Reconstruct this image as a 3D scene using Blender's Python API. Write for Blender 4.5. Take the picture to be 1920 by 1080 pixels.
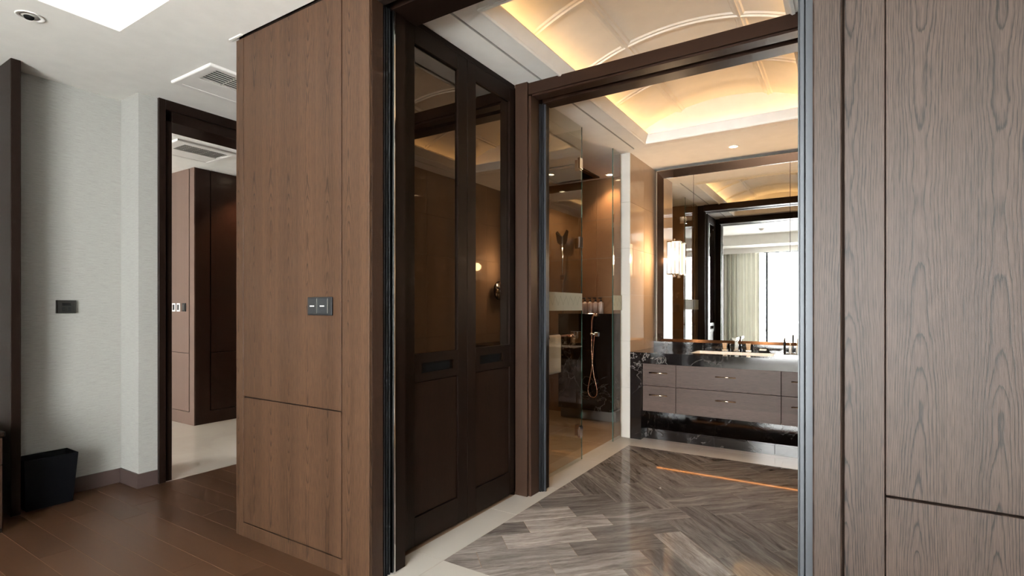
import bpy, math, random
from mathutils import Vector
random.seed(7)
S = bpy.context.scene
COL = S.collection
for o in list(bpy.data.objects):
    bpy.data.objects.remove(o)

# ------------------------------------------------------------------ camera, world, light, exposure
FPX, YAW, HORIZON = 992.6, 0.5663, 578.0
cam = bpy.data.cameras.new('camera')
cam.sensor_width = 36.0
cam.lens = 36.0 * FPX / 1920.0
cam.shift_y = (HORIZON - 540.0) / 1920.0
cam.clip_start = 0.02
camo = bpy.data.objects.new('camera', cam)
COL.objects.link(camo)
camo.location = (0, 0, 1.25)
camo.rotation_euler = (math.pi / 2, 0, YAW)
S.camera = camo

SKY = 39.0
w = bpy.data.worlds.new('world')
S.world = w
w.use_nodes = True
bg = w.node_tree.nodes['Background']
bg.inputs[0].default_value = (1.0, 0.99, 0.965, 1)
bg.inputs[1].default_value = SKY

WARM = (1.0, 0.66, 0.36)
P_COVE, P_TRAY, P_DOWN, P_SCONCE, P_NICHE = 15.5, 1.5, 46.0, 22.0, 5.0

S.view_settings.view_transform = 'Standard'
S.view_settings.look = 'None'
S.view_settings.exposure = 0.0
S.view_settings.gamma = 1.0
S.view_settings.use_curve_mapping = False
try:
    cy = S.cycles
    cy.use_denoising = True
    cy.max_bounces = 7
    cy.diffuse_bounces = 4
    cy.glossy_bounces = 5
    cy.transmission_bounces = 4
    cy.transparent_max_bounces = 14
    cy.use_adaptive_sampling = True
    cy.adaptive_threshold = 0.1
    cy.adaptive_min_samples = 16
    cy.caustics_reflective = False
    cy.caustics_refractive = False
    cy.sample_clamp_indirect = 8.0
except Exception:
    pass

def portal(name, loc, rot, sx, sy):
    l = bpy.data.lights.new(name, 'AREA')
    l.shape = 'RECTANGLE'; l.size = sx; l.size_y = sy
    l.cycles.is_portal = True
    o = bpy.data.objects.new(name, l); COL.objects.link(o)
    o.location = loc; o.rotation_euler = rot
    return o
WIN = (-2.35, 1.1)          # bedroom window span in X
portal('window_portal', ((WIN[0] + WIN[1]) / 2, -3.30, 1.37), (math.pi / 2, 0, math.pi), WIN[1] - WIN[0], 2.6)
portal('window_portal_corridor', (-6.2, -3.30, 1.37), (math.pi / 2, 0, math.pi), 1.9, 2.6)

# ------------------------------------------------------------------ helpers
def put(o, label=None, cat=None, group=None, kind=None):
    if label: o['label'] = label
    if cat: o['category'] = cat
    if group: o['group'] = group
    if kind: o['kind'] = kind
    return o

def empty(name, loc, label=None, cat=None, group=None, kind=None):
    o = bpy.data.objects.new(name, None)
    o.empty_display_size = 0.1
    COL.objects.link(o); o.location = loc
    return put(o, label, cat, group, kind)

def wloc(o):
    v = Vector((0, 0, 0))
    while o:
        v += o.location; o = o.parent
    return v

class MB:
    """collects shapes in world coordinates; build() links ONE mesh object"""
    def __init__(s):
        s.v = []; s.f = []; s.smooth = []
    def add(s, vs, fs, smooth=False):
        b = len(s.v); s.v += [tuple(v) for v in vs]
        for f in fs:
            s.f.append([i + b for i in f]); s.smooth.append(smooth)
        return s
    def box(s, x0, x1, y0, y1, z0, z1):
        vs = [(x0, y0, z0), (x1, y0, z0), (x1, y1, z0), (x0, y1, z0), (x0, y0, z1), (x1, y0, z1), (x1, y1, z1), (x0, y1, z1)]
        return s.add(vs, [(0, 3, 2, 1), (4, 5, 6, 7), (0, 1, 5, 4), (1, 2, 6, 5), (2, 3, 7, 6), (3, 0, 4, 7)])
    def hexa(s, lo, hi):
        """frustum between two quads (ccw from above)"""
        return s.add(list(lo) + list(hi), [(3, 2, 1, 0), (4, 5, 6, 7), (0, 1, 5, 4), (1, 2, 6, 5), (2, 3, 7, 6), (3, 0, 4, 7)])
    def prism(s, poly, z0, z1):
        n = len(poly)
        vs = [(p[0], p[1], z0) for p in poly] + [(p[0], p[1], z1) for p in poly]
        fs = [tuple(range(n - 1, -1, -1)), tuple(range(n, 2 * n))]
        fs += [(i, (i + 1) % n, n + (i + 1) % n, n + i) for i in range(n)]
        return s.add(vs, fs)
    def lathe(s, c, prof, seg=24, axis='Z', smooth=True, caps=True):
        """prof: (radius, height) list from bottom up"""
        vs = []; fs = []
        for r, h in prof:
            for k in range(seg):
                a = 2 * math.pi * k / seg
                p = (r * math.cos(a), r * math.sin(a), h)
                if axis == 'X': p = (p[2], p[0], p[1])
                if axis == 'Y': p = (p[1], p[2], p[0])
                vs.append((c[0] + p[0], c[1] + p[1], c[2] + p[2]))
        for i in range(len(prof) - 1):
            for k in range(seg):
                a, b = i * seg + k, i * seg + (k + 1) % seg
                fs.append((a, b, b + seg, a + seg))
        if caps:
            fs.append(tuple(range(seg - 1, -1, -1)))
            fs.append(tuple((len(prof) - 1) * seg + k for k in range(seg)))
        return s.add(vs, fs, smooth)
    def tube(s, pts, r, seg=10, smooth=True):
        pts = [Vector(p) for p in pts]
        vs = []; fs = []
        up = None
        for i, p in enumerate(pts):
            d = (pts[min(i + 1, len(pts) - 1)] - pts[max(i - 1, 0)]).normalized()
            if up is None:
                up = Vector((0, 0, 1)) if abs(d.z) < 0.9 else Vector((1, 0, 0))
            n = (up - d * up.dot(d)).normalized(); up = n
            b = d.cross(n)
            rr = r[i] if isinstance(r, (list, tuple)) else r
            for k in range(seg):
                a = 2 * math.pi * k / seg
                vs.append(p + n * (rr * math.cos(a)) + b * (rr * math.sin(a)))
        for i in range(len(pts) - 1):
            for k in range(seg):
                a, b2 = i * seg + k, i * seg + (k + 1) % seg
                fs.append((a, a + seg, b2 + seg, b2))
        fs.append(tuple(range(seg))); fs.append(tuple((len(pts) - 1) * seg + k for k in range(seg - 1, -1, -1)))
        return s.add(vs, fs, smooth)
    def build(s, name, mat, parent=None, bevel=0.0, label=None, cat=None, group=None, kind=None, seg=1):
        if parent is not None:
            org = wloc(parent)
        else:
            xs = [v[0] for v in s.v]; ys = [v[1] for v in s.v]; zs = [v[2] for v in s.v]
            org = Vector(((min(xs) + max(xs)) / 2, (min(ys) + max(ys)) / 2, min(zs)))
        me = bpy.data.meshes.new(name)
        me.from_pydata([(v[0] - org.x, v[1] - org.y, v[2] - org.z) for v in s.v], [], s.f)
        me.polygons.foreach_set('use_smooth', s.smooth)
        me.update()
        if mat is not None: me.materials.append(mat)
        o = bpy.data.objects.new(name, me)
        COL.objects.link(o)
        if parent is not None: o.parent = parent
        else: o.location = org
        if bevel:
            m = o.modifiers.new('bevel', 'BEVEL')
            m.width = bevel; m.segments = seg; m.limit_method = 'ANGLE'; m.angle_limit = math.radians(40)
        return put(o, label, cat, group, kind)

def bx(name, x0, x1, y0, y1, z0, z1, mat, parent=None, bevel=0.0, **k):
    return MB().box(x0, x1, y0, y1, z0, z1).build(name, mat, parent, bevel, **k)
def struct(name, mb, mat, bevel=0.0):
    return mb.build(name, mat, None, bevel, kind='structure')

# ------------------------------------------------------------------ materials
class NT:
    def __init__(s, name):
        s.m = bpy.data.materials.new(name); s.m.use_nodes = True
        s.t = s.m.node_tree
        s.b = s.t.nodes['Principled BSDF']; s.out = s.t.nodes['Material Output']
    def n(s, typ, **k):
        nd = s.t.nodes.new(typ)
        for a, b in k.items(): setattr(nd, a, b)
        return nd
    def l(s, a, b): s.t.links.new(a, b)
    def val(s, sock, x):
        if isinstance(x, (int, float)): sock.default_value = x
        elif isinstance(x, tuple): sock.default_value = x if len(x) == len(sock.default_value) else (*x, 1.0)
        else: s.l(x, sock)
    def math(s, op, a, b=0.0, c=None):
        nd = s.n('ShaderNodeMath', operation=op)
        s.val(nd.inputs[0], a); s.val(nd.inputs[1], b)
        if c is not None: s.val(nd.inputs[2], c)
        return nd.outputs[0]
    def pos(s):
        g = s.n('ShaderNodeNewGeometry'); sp = s.n('ShaderNodeSeparateXYZ')
        s.l(g.outputs['Position'], sp.inputs[0])
        return sp.outputs[0], sp.outputs[1], sp.outputs[2]
    def xyz(s, x, y, z):
        c = s.n('ShaderNodeCombineXYZ')
        s.val(c.inputs[0], x); s.val(c.inputs[1], y); s.val(c.inputs[2], z)
        return c.outputs[0]
    def noise(s, vec, scale=1.0, detail=2.0, rough=0.5, dist=0.0):
        nd = s.n('ShaderNodeTexNoise')
        s.l(vec, nd.inputs['Vector'])
        nd.inputs['Scale'].default_value = scale; nd.inputs['Detail'].default_value = detail
        nd.inputs['Roughness'].default_value = rough; nd.inputs['Distortion'].default_value = dist
        return nd.outputs['Fac']
    def ramp(s, fac, stops, interp='LINEAR'):
        nd = s.n('ShaderNodeValToRGB')
        nd.color_ramp.interpolation = interp
        e = nd.color_ramp.elements
        while len(e) < len(stops): e.new(0.5)
        for el, (p, c) in zip(e, stops):
            el.position = p; el.color = (*c, 1) if isinstance(c, tuple) else (c, c, c, 1)
        s.l(fac, nd.inputs[0])
        return nd.outputs[0]
    def mix(s, f, a, b, mode='MIX'):
        nd = s.n('ShaderNodeMix', data_type='RGBA', blend_type=mode)
        s.val(nd.inputs[0], f); s.val(nd.inputs[6], a); s.val(nd.inputs[7], b)
        return nd.outputs[2]
    def bump(s, h, strength=0.2, dist=0.002):
        nd = s.n('ShaderNodeBump')
        nd.inputs['Strength'].default_value = strength; nd.inputs['Distance'].default_value = dist
        s.l(h, nd.inputs['Height']); s.l(nd.outputs[0], s.b.inputs['Normal'])
    def set(s, **k):
        for a, b in k.items(): s.val(s.b.inputs[a.replace('_', ' ')], b)
        return s

def plain(name, col, rough=0.5, metal=0.0, ior=1.5, bump=0.0, scale=300.0, spec=None):
    q = NT(name)
    x, y, z = q.pos()
    n = q.noise(q.xyz(x, y, z), 9.0, 3.0)
    c = q.mix(n, tuple(v * 0.93 for v in col), tuple(min(1, v * 1.06) for v in col))
    q.set(Base_Color=c, Roughness=rough, Metallic=metal, IOR=ior)
    if spec is not None: q.set(Specular_IOR_Level=spec)
    if bump:
        q.bump(q.noise(q.xyz(x, y, z), scale, 2.0), bump, 0.001)
    return q.m

def wood(name, light, dark, axis='Z', W=0.15, off=0.0, rough=0.42, ring=0.0105, contrast=1.0, bump=0.12, randomize=False, coat=0.0, spec=0.24):
    """veneer leaves W wide: flat-sawn cathedral figure in the middle, straight grain at the sides"""
    q = NT(name)
    x, y, z = q.pos()
    if axis == 'Z': u, g = q.math('ADD', x, y), z
    elif axis == 'X': u, g = q.math('ADD', y, z), x
    else: u, g = q.math('ADD', x, z), y
    if randomize:
        oi = q.n('ShaderNodeObjectInfo')
        g = q.math('ADD', g, q.math('MULTIPLY', oi.outputs['Random'], 37.0))
    uu = q.math('DIVIDE', q.math('ADD', u, off), W)
    leaf = q.math('FLOOR', uu)
    ul = q.math('MULTIPLY', q.math('SUBTRACT', q.math('FRACT', uu), 0.5), W)
    leafz = q.math('MULTIPLY', leaf, 0.035)
    gg = q.math('ADD', g, leafz)
    # the leaf's heart wanders and the cut depth rises and falls along the grain
    wander = q.math('MULTIPLY', q.math('SUBTRACT', q.noise(q.xyz(0.0, 3.1, q.math('MULTIPLY', gg, 2.3)), 1.0, 3.0), 0.5), 0.030)
    wave = q.math('COSINE', q.math('MULTIPLY', q.math('SUBTRACT', gg, 1.58), 2.9))
    wob = q.noise(q.xyz(7.3, q.math('MULTIPLY', leaf, 0.05), q.math('MULTIPLY', gg, 2.6)), 1.0, 3.0, 0.55)
    depth = q.math('ADD', q.math('MULTIPLY_ADD', wave, 0.036, 0.062), q.math('MULTIPLY', wob, 0.055))
    ux = q.math('ADD', ul, wander)
    r = q.math('SQRT', q.math('ADD', q.math('MULTIPLY', ux, q.math('MULTIPLY', ux, 6.5)), q.math('MULTIPLY', depth, depth)))
    fine = q.noise(q.xyz(q.math('MULTIPLY', u, 70.0), q.math('MULTIPLY', leaf, 0.3), q.math('MULTIPLY', g, 4.0)), 1.0, 2.0, 0.6)
    tick = q.noise(q.xyz(q.math('MULTIPLY', u, 330.0), 0.0, q.math('MULTIPLY', g, 22.0)), 1.0, 2.0)
    irr = q.noise(q.xyz(q.math('MULTIPLY', r, 120.0), 0.5, 0.5), 1.0, 2.0)
    r2 = q.math('ADD', q.math('ADD', r, q.math('MULTIPLY', fine, 0.0060)), q.math('ADD', q.math('MULTIPLY', tick, 0.0034), q.math('MULTIPLY', irr, 0.010)))
    saw = q.math('FRACT', q.math('DIVIDE', r2, ring))
    line = q.ramp(saw, [(0.0, 0.70), (0.06, 0.10), (0.60, 0.0), (0.84, 0.40), (0.96, 1.0), (1.0, 0.70)])
    side = q.ramp(q.math('DIVIDE', q.math('ABSOLUTE', ul), W), [(0.20, 1.0), (0.46, 0.55)])
    line = q.math('MULTIPLY', line, side)
    pores = q.noise(q.xyz(q.math('MULTIPLY', u, 520.0), 0.0, q.math('MULTIPLY', g, 14.0)), 1.0, 2.0, 0.7)
    streak = q.noise(q.xyz(q.math('MULTIPLY', u, 34.0), 0.3, q.math('MULTIPLY', g, 0.5)), 1.0, 2.0)
    pl = q.ramp(pores, [(0.44, 0.0), (0.62, 1.0)])
    fac = q.math('ADD', q.math('MULTIPLY', line, 0.78 * contrast), q.math('MULTIPLY', pl, 0.45 * contrast))
    fac = q.math('ADD', fac, q.math('MULTIPLY', q.math('SUBTRACT', streak, 0.5), 0.5))
    fac.node.use_clamp = True
    col = q.mix(fac, light, dark)
    tone = q.n('ShaderNodeTexWhiteNoise', noise_dimensions='1D')
    q.l(leaf, tone.inputs['W'])
    lv = q.math('MULTIPLY_ADD', tone.outputs['Value'], 0.16, 0.92)
    if randomize:
        lv = q.math('MULTIPLY', lv, q.math('MULTIPLY_ADD', oi.outputs['Random'], 0.3, 0.85))
    vm = q.n('ShaderNodeVectorMath', operation='SCALE')
    q.l(col, vm.inputs[0]); q.l(lv, vm.inputs['Scale'])
    q.set(Base_Color=vm.outputs[0], Roughness=rough, Specular_IOR_Level=spec)
    if coat:
        q.set(Coat_Weight=coat, Coat_Roughness=0.28)
    q.bump(fac, bump, 0.0015).__class__
    for nd in q.t.nodes:
        if nd.type == 'BUMP': nd.invert = True
    return q.m

def marble(name, base, vein, rough=0.08, scale=1.4, amount=0.5, sharp=0.04, randomize=False):
    q = NT(name)
    x, y, z = q.pos()
    v = q.xyz(x, y, z)
    if randomize:
        oi = q.n('ShaderNodeObjectInfo')
        k = q.math('MULTIPLY', oi.outputs['Random'], 11.0)
        v = q.xyz(q.math('ADD', x, k), q.math('ADD', y, k), q.math('ADD', z, k))
    n1 = q.noise(v, scale, 6.0, 0.62, 1.1)
    n2 = q.noise(v, scale * 0.45, 3.0, 0.5, 0.4)
    d = q.math('ABSOLUTE', q.math('SUBTRACT', n1, 0.5))
    veinm = q.ramp(d, [(0.0, 1.0), (sharp, 0.0)])
    area = q.ramp(n2, [(0.50, 0.0), (0.68, 1.0)])
    f = q.math('MULTIPLY', q.math('MULTIPLY', veinm, area), amount)
    cloud = q.mix(q.noise(v, scale * 2.0, 4.0), tuple(c * 0.9 for c in base), tuple(min(1, c * 1.07) for c in base))
    q.set(Base_Color=q.mix(f, cloud, vein), Roughness=rough, IOR=1.55)
    return q.m

def herring_stone(name):
    q = NT(name)
    tc = q.n('ShaderNodeTexCoord'); sp = q.n('ShaderNodeSeparateXYZ')
    q.l(tc.outputs['Object'], sp.inputs[0])
    oi = q.n('ShaderNodeObjectInfo')
    k = q.math('MULTIPLY', oi.outputs['Random'], 53.0)
    warp = q.noise(q.xyz(q.math('MULTIPLY', sp.outputs[0], 3.0), q.math('MULTIPLY', sp.outputs[1], 5.0), k), 1.0, 3.0)
    yy = q.math('ADD', sp.outputs[1], q.math('MULTIPLY', warp, 0.09))
    b = q.noise(q.xyz(q.math('MULTIPLY', sp.outputs[0], 2.6), q.math('MULTIPLY', yy, 22.0), k), 1.0, 8.0, 0.68)
    s2 = q.noise(q.xyz(q.math('MULTIPLY', sp.outputs[0], 14.0), q.math('MULTIPLY', yy, 90.0), k), 1.0, 4.0, 0.7)
    f = q.math('ADD', q.math('MULTIPLY', b, 0.72), q.math('MULTIPLY', s2, 0.28))
    c = q.ramp(f, [(0.30, (0.060, 0.051, 0.046)), (0.43, (0.150, 0.131, 0.120)), (0.56, (0.255, 0.229, 0.212)), (0.74, (0.44, 0.405, 0.375))])
    tsp = q.n('ShaderNodeSeparateColor'); q.l(oi.outputs['Color'], tsp.inputs[0]); tone = tsp.outputs[0]
    vm = q.n('ShaderNodeVectorMath', operation='SCALE')
    q.l(c, vm.inputs[0]); q.l(tone, vm.inputs['Scale'])
    q.set(Base_Color=vm.outputs[0], Roughness=0.055, IOR=1.55)
    return q.m

def wallpaper(name, col):
    q = NT(name)
    x, y, z = q.pos()
    h = q.math('ADD', x, y)
    a = q.noise(q.xyz(q.math('MULTIPLY', h, 14.0), 0.0, q.math('MULTIPLY', z, 260.0)), 1.0, 3.0, 0.7)
    b = q.noise(q.xyz(q.math('MULTIPLY', h, 70.0), 1.0, q.math('MULTIPLY', z, 500.0)), 1.0, 2.0)
    f = q.math('ADD', q.math('MULTIPLY', a, 0.7), q.math('MULTIPLY', b, 0.3))
    c = q.ramp(f, [(0.3, tuple(v * 0.78 for v in col)), (0.52, col), (0.75, tuple(min(1, v * 1.12) for v in col))])
    q.set(Base_Color=c, Roughness=0.75)
    q.bump(f, 0.25, 0.001)
    return q.m

def glass(name, tint=(0.93, 0.96, 0.94), ior=1.5, alpha=None):
    """clear architectural glass: transparent body with a Fresnel reflection"""
    q = NT(name)
    fr = q.n('ShaderNodeFresnel'); fr.inputs[0].default_value = ior
    tr = q.n('ShaderNodeBsdfTransparent'); tr.inputs[0].default_value = (*tint, 1)
    gl = q.n('ShaderNodeBsdfGlossy'); gl.inputs['Roughness'].default_value = 0.0
    gl.inputs[0].default_value = (1, 1, 1, 1)
    mx = q.n('ShaderNodeMixShader')
    ge = q.n('ShaderNodeNewGeometry')
    ff = q.math('MULTIPLY', fr.outputs[0], q.math('SUBTRACT', 1.0, ge.outputs['Backfacing']))   # reflect at the face met first
    q.l(ff, mx.inputs[0]); q.l(tr.outputs[0], mx.inputs[1]); q.l(gl.outputs[0], mx.inputs[2])
    q.l(mx.outputs[0], q.out.inputs[0])
    return q.m

def emit(name, col, power):
    q = NT(name)
    q.set(Base_Color=(0.8, 0.8, 0.8), Emission_Color=(*col, 1.0), Emission_Strength=power)
    return q.m

def frosted_band(name):
    """etched strip on the glass: fine upright lines with a darker leaf-vein zigzag"""
    q = NT(name)
    x, y, z = q.pos()
    h = q.math('ADD', x, y)
    st = q.math('SINE', q.math('MULTIPLY', h, 420.0))
    zz = q.math('PINGPONG', q.math('MULTIPLY', q.math('ADD', h, q.math('MULTIPLY', q.noise(q.xyz(h, 0.0, 0.0), 9.0), 0.08)), 1.6), 0.07)
    dz = q.math('ABSOLUTE', q.math('SUBTRACT', q.math('SUBTRACT', z, 1.275), zz))
    vein = q.ramp(dz, [(0.0, 1.0), (0.006, 0.0)])
    f = q.math('ADD', q.math('MULTIPLY_ADD', st, 0.18, 0.3), q.math('MULTIPLY', vein, 0.5))
    c = q.mix(f, (0.78, 0.84, 0.76), (0.25, 0.28, 0.22))
    tr = q.n('ShaderNodeBsdfTransparent')
    q.set(Base_Color=c, Roughness=0.5)
    tl = q.n('ShaderNodeBsdfTranslucent'); q.l(c, tl.inputs[0])
    m0 = q.n('ShaderNodeMixShader'); m0.inputs[0].default_value = 0.35
    q.l(q.b.outputs[0], m0.inputs[1]); q.l(tl.outputs[0], m0.inputs[2])
    mx = q.n('ShaderNodeMixShader'); mx.inputs[0].default_value = 0.72
    q.l(tr.outputs[0], mx.inputs[1]); q.l(m0.outputs[0], mx.inputs[2]); q.l(mx.outputs[0], q.out.inputs[0])
    return q.m

M = {}
M['veneer'] = wood('oak_veneer_lit', (0.0700, 0.0365, 0.0200), (0.0130, 0.0060, 0.0032), 'Z', 0.15, -1.66 - 0.15 + 0.075, rough=0.46, contrast=0.98)  # brighter, warmer copy of one oak veneer: left wall's light put into its colour
M['veneer_dimmed'] = wood('oak_veneer_dimmed', (0.0450, 0.0292, 0.0220), (0.0072, 0.0043, 0.0032), 'Z', 0.15, -1.66 - 0.15 + 0.075, rough=0.46, contrast=1.12)  # dimmed, greyed copy of that veneer: right wall's light put into its colour
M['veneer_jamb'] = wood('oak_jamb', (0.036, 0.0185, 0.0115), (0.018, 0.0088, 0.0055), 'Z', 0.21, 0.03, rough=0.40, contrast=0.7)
M['dark_oak'] = wood('dark_oak', (0.0125, 0.0066, 0.0046), (0.0055, 0.0029, 0.0021), 'Z', 0.34, 0.08, rough=0.40, contrast=0.9, bump=0.08, spec=0.12)
M['dark_oak_panel'] = wood('dark_oak_panel', (0.021, 0.0108, 0.0070), (0.0075, 0.0038, 0.0025), 'Z', 0.36, 0.08, rough=0.42, contrast=1.0, bump=0.08, spec=0.12)
M['dark_oak_x_lit'] = wood('dark_oak_cross_rail_lit', (0.024, 0.0115, 0.0072), (0.011, 0.0054, 0.0036), 'X', 0.3, 0.0, rough=0.40, contrast=0.9, bump=0.08, spec=0.12)  # lightened dark oak: warm light on the door heads put into the colour
M['dark_oak_y'] = wood('dark_oak_long_rail', (0.0125, 0.0066, 0.0046), (0.0055, 0.0029, 0.0021), 'Y', 0.3, 0.0, rough=0.40, contrast=0.9, bump=0.08, spec=0.12)
M['corridor_oak_shaded'] = wood('corridor_panel_shaded', (0.030, 0.0115, 0.007), (0.016, 0.0062, 0.004), 'Z', 0.4, 0.1, rough=0.35, contrast=0.6)  # cupboard face turned from daylight: shade and red lamp glow put into the colour
M['corridor_oak_lit'] = wood('corridor_panel_lit', (0.115, 0.073, 0.058), (0.075, 0.046, 0.036), 'Z', 0.4, 0.1, rough=0.35, contrast=0.5)  # daylit face of the same cupboard: its brightness is put into the colour
M['drawer'] = wood('drawer_oak', (0.115, 0.080, 0.067), (0.045, 0.029, 0.024), 'X', 0.30, 0.08, rough=0.42, contrast=1.1)
M['plank'] = wood('floor_plank', (0.074, 0.036, 0.0190), (0.052, 0.0245, 0.0125), 'X', 0.144, 0.0, rough=0.34, contrast=0.35, bump=0.03, randomize=True, spec=0.32)
M['groove'] = plain('shadow_groove', (0.010, 0.006, 0.004), 0.8, spec=0.1)
M['joint'] = plain('plank_joint_glint', (0.26, 0.165, 0.100), 0.6)  # pale colour paints the light caught by the plank grooves
M['ceil'] = plain('ceiling_paint', (0.88, 0.865, 0.825), 0.85)
M['vault'] = plain('vault_plaster', (0.86, 0.80, 0.715), 0.8)
M['paper'] = wallpaper('grasscloth_wallpaper', (0.345, 0.345, 0.325))
M['base'] = plain('baseboard_brown', (0.060, 0.040, 0.036), 0.5)
M['white_stone'] = marble('cream_border_stone', (0.62, 0.59, 0.54), (0.52, 0.47, 0.41), 0.10, 1.3, 0.5, 0.06)
M['beige'] = marble('beige_marble', (0.44, 0.325, 0.235), (0.34, 0.24, 0.165), 0.035, 1.2, 0.6, 0.07, True)
M['beige_dark'] = marble('brown_shower_marble', (0.30, 0.168, 0.088), (0.22, 0.118, 0.060), 0.06, 1.0, 0.6, 0.07)
M['shower_floor'] = marble('shower_floor_marble', (0.50, 0.37, 0.26), (0.36, 0.24, 0.16), 0.18, 1.2, 0.6, 0.07)
M['corridor_floor'] = marble('corridor_marble', (0.60, 0.55, 0.49), (0.48, 0.42, 0.36), 0.10, 0.9, 0.6, 0.08)
M['black'] = marble('black_marble', (0.012, 0.010, 0.010), (0.42, 0.39, 0.36), 0.07, 2.6, 0.7, 0.010)
M['stone'] = herring_stone('silver_travertine')
M['grout'] = plain('grout', (0.46, 0.42, 0.37), 0.8)
M['black_metal'] = plain('black_anodised', (0.018, 0.020, 0.022), 0.35, 0.6)
M['alu'] = plain('satin_aluminium', (0.050, 0.054, 0.060), 0.45, 0.6, spec=0.22)
M['chrome'] = plain('chrome', (0.80, 0.80, 0.80), 0.10, 1.0)
M['nickel'] = plain('warm_nickel', (0.78, 0.68, 0.56), 0.16, 1.0)
M['copper'] = plain('rose_copper', (0.80, 0.47, 0.33), 0.18, 1.0)
M['bronze'] = plain('bronze_frame', (0.055, 0.031, 0.019), 0.20, 0.9)
M['mirror'] = plain('mirror_silver', (0.90, 0.91, 0.90), 0.0, 1.0)
M['dark_glass'] = NT('smoked_glass').set(Base_Color=(0.0045, 0.0028, 0.002), Roughness=0.0, IOR=1.9, Specular_Tint=(1.0, 0.80, 0.62, 1.0)).m
M['glass'] = glass('clear_glass', (0.93, 0.945, 0.93), 1.6)
M['win_glass'] = glass('window_glass', (0.97, 0.98, 0.98))
M['glass_edge'] = plain('green_glass_edge', (0.05, 0.12, 0.10), 0.15)
M['band'] = frosted_band('etched_band')
M['white'] = plain('white_ceramic', (0.85, 0.83, 0.80), 0.12)
M['paint_white'] = plain('white_paint', (0.82, 0.80, 0.77), 0.5)
M['grille'] = plain('grille_grey', (0.50, 0.49, 0.46), 0.5)
M['blackvoid'] = plain('duct_black', (0.010, 0.010, 0.010), 0.9, spec=0.05)
M['navy'] = plain('navy_leatherette', (0.0035, 0.0038, 0.0052), 0.6, bump=0.15, scale=500.0, spec=0.08)
M['navy_in'] = plain('navy_lining', (0.006, 0.006, 0.008), 0.8)
M['switch'] = plain('grey_switch', (0.018, 0.019, 0.020), 0.45, 0.0, spec=0.15)
M['switch_key'] = plain('grey_switch_key', (0.024, 0.0255, 0.027), 0.45, 0.0, spec=0.15)
M['mark'] = plain('white_mark', (0.5, 0.5, 0.5), 0.5)
M['thermo'] = plain('dark_thermostat', (0.022, 0.022, 0.020), 0.4, 0.0, spec=0.3)
M['screen'] = plain('unlit_screen', (0.012, 0.012, 0.012), 0.15)
M['towel'] = plain('towel_cotton', (0.72, 0.68, 0.62), 0.95, bump=0.5, scale=400.0)
M['toe'] = plain('toe_board_grey', (0.16, 0.145, 0.13), 0.35)
M['rug'] = plain('bounce_rug_wool', (0.72, 0.70, 0.66), 0.95, bump=0.6, scale=160.0)  # for the added rug, pale to throw daylight up at the ceiling
M['bottle'] = plain('pale_pink_bottle', (0.74, 0.60, 0.52), 0.3)
M['pump'] = plain('black_pump', (0.02, 0.02, 0.02), 0.35)
M['soap'] = plain('soap', (0.88, 0.86, 0.80), 0.4)
M['led_warm'] = emit('led_warm', (1.0, 0.62, 0.27), P_COVE)
M['led_tray'] = emit('led_tray', (1.0, 0.80, 0.56), P_TRAY)
M['led_niche'] = emit('led_niche', (1.0, 0.36, 0.09), P_NICHE)
M['lamp_warm'] = emit('lamp_warm', (1.0, 0.78, 0.50), 26.0)
M['shade'] = emit('sconce_shade', (1.0, 0.80, 0.55), 1.5)
M['bulb'] = emit('sconce_bulb', (1.0, 0.74, 0.42), P_SCONCE * 2.0)
q = NT('curtain_cloth'); q.set(Base_Color=(0.46, 0.45, 0.385), Roughness=0.9)
tl = q.n('ShaderNodeBsdfTranslucent'); tl.inputs[0].default_value = (0.46, 0.45, 0.38, 1)
mx = q.n('ShaderNodeMixShader'); mx.inputs[0].default_value = 0.06
q.l(q.b.outputs[0], mx.inputs[1]); q.l(tl.outputs[0], mx.inputs[2]); q.l(mx.outputs[0], q.out.inputs[0])
M['curtain'] = q.m
q = NT('sheer_cloth')
tr = q.n('ShaderNodeBsdfTransparent'); tl = q.n('ShaderNodeBsdfTranslucent'); tl.inputs[0].default_value = (0.9, 0.9, 0.88, 1)
mx = q.n('ShaderNodeMixShader'); mx.inputs[0].default_value = 0.55
q.l(tr.outputs[0], mx.inputs[1]); q.l(tl.outputs[0], mx.inputs[2]); q.l(mx.outputs[0], q.out.inputs[0])
M['sheer'] = q.m

# ------------------------------------------------------------------ shell
H = 2.75
WY = 1.66          # face of the panelled wall
CX = -0.90         # axis of the bathroom
BR = 0.07          # right wall of foyer and bathroom
XL = -4.43         # wallpapered wall
XP = -4.16         # its pilaster and door frame
struct('roof_slab', MB().box(-8.0, 3.4, -3.5, 6.2, 3.20, 3.35), M['ceil'])
struct('floor_slab', MB().box(-8.0, 3.4, -3.5, 6.2, -0.20, -0.03), M['groove'])
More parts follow.
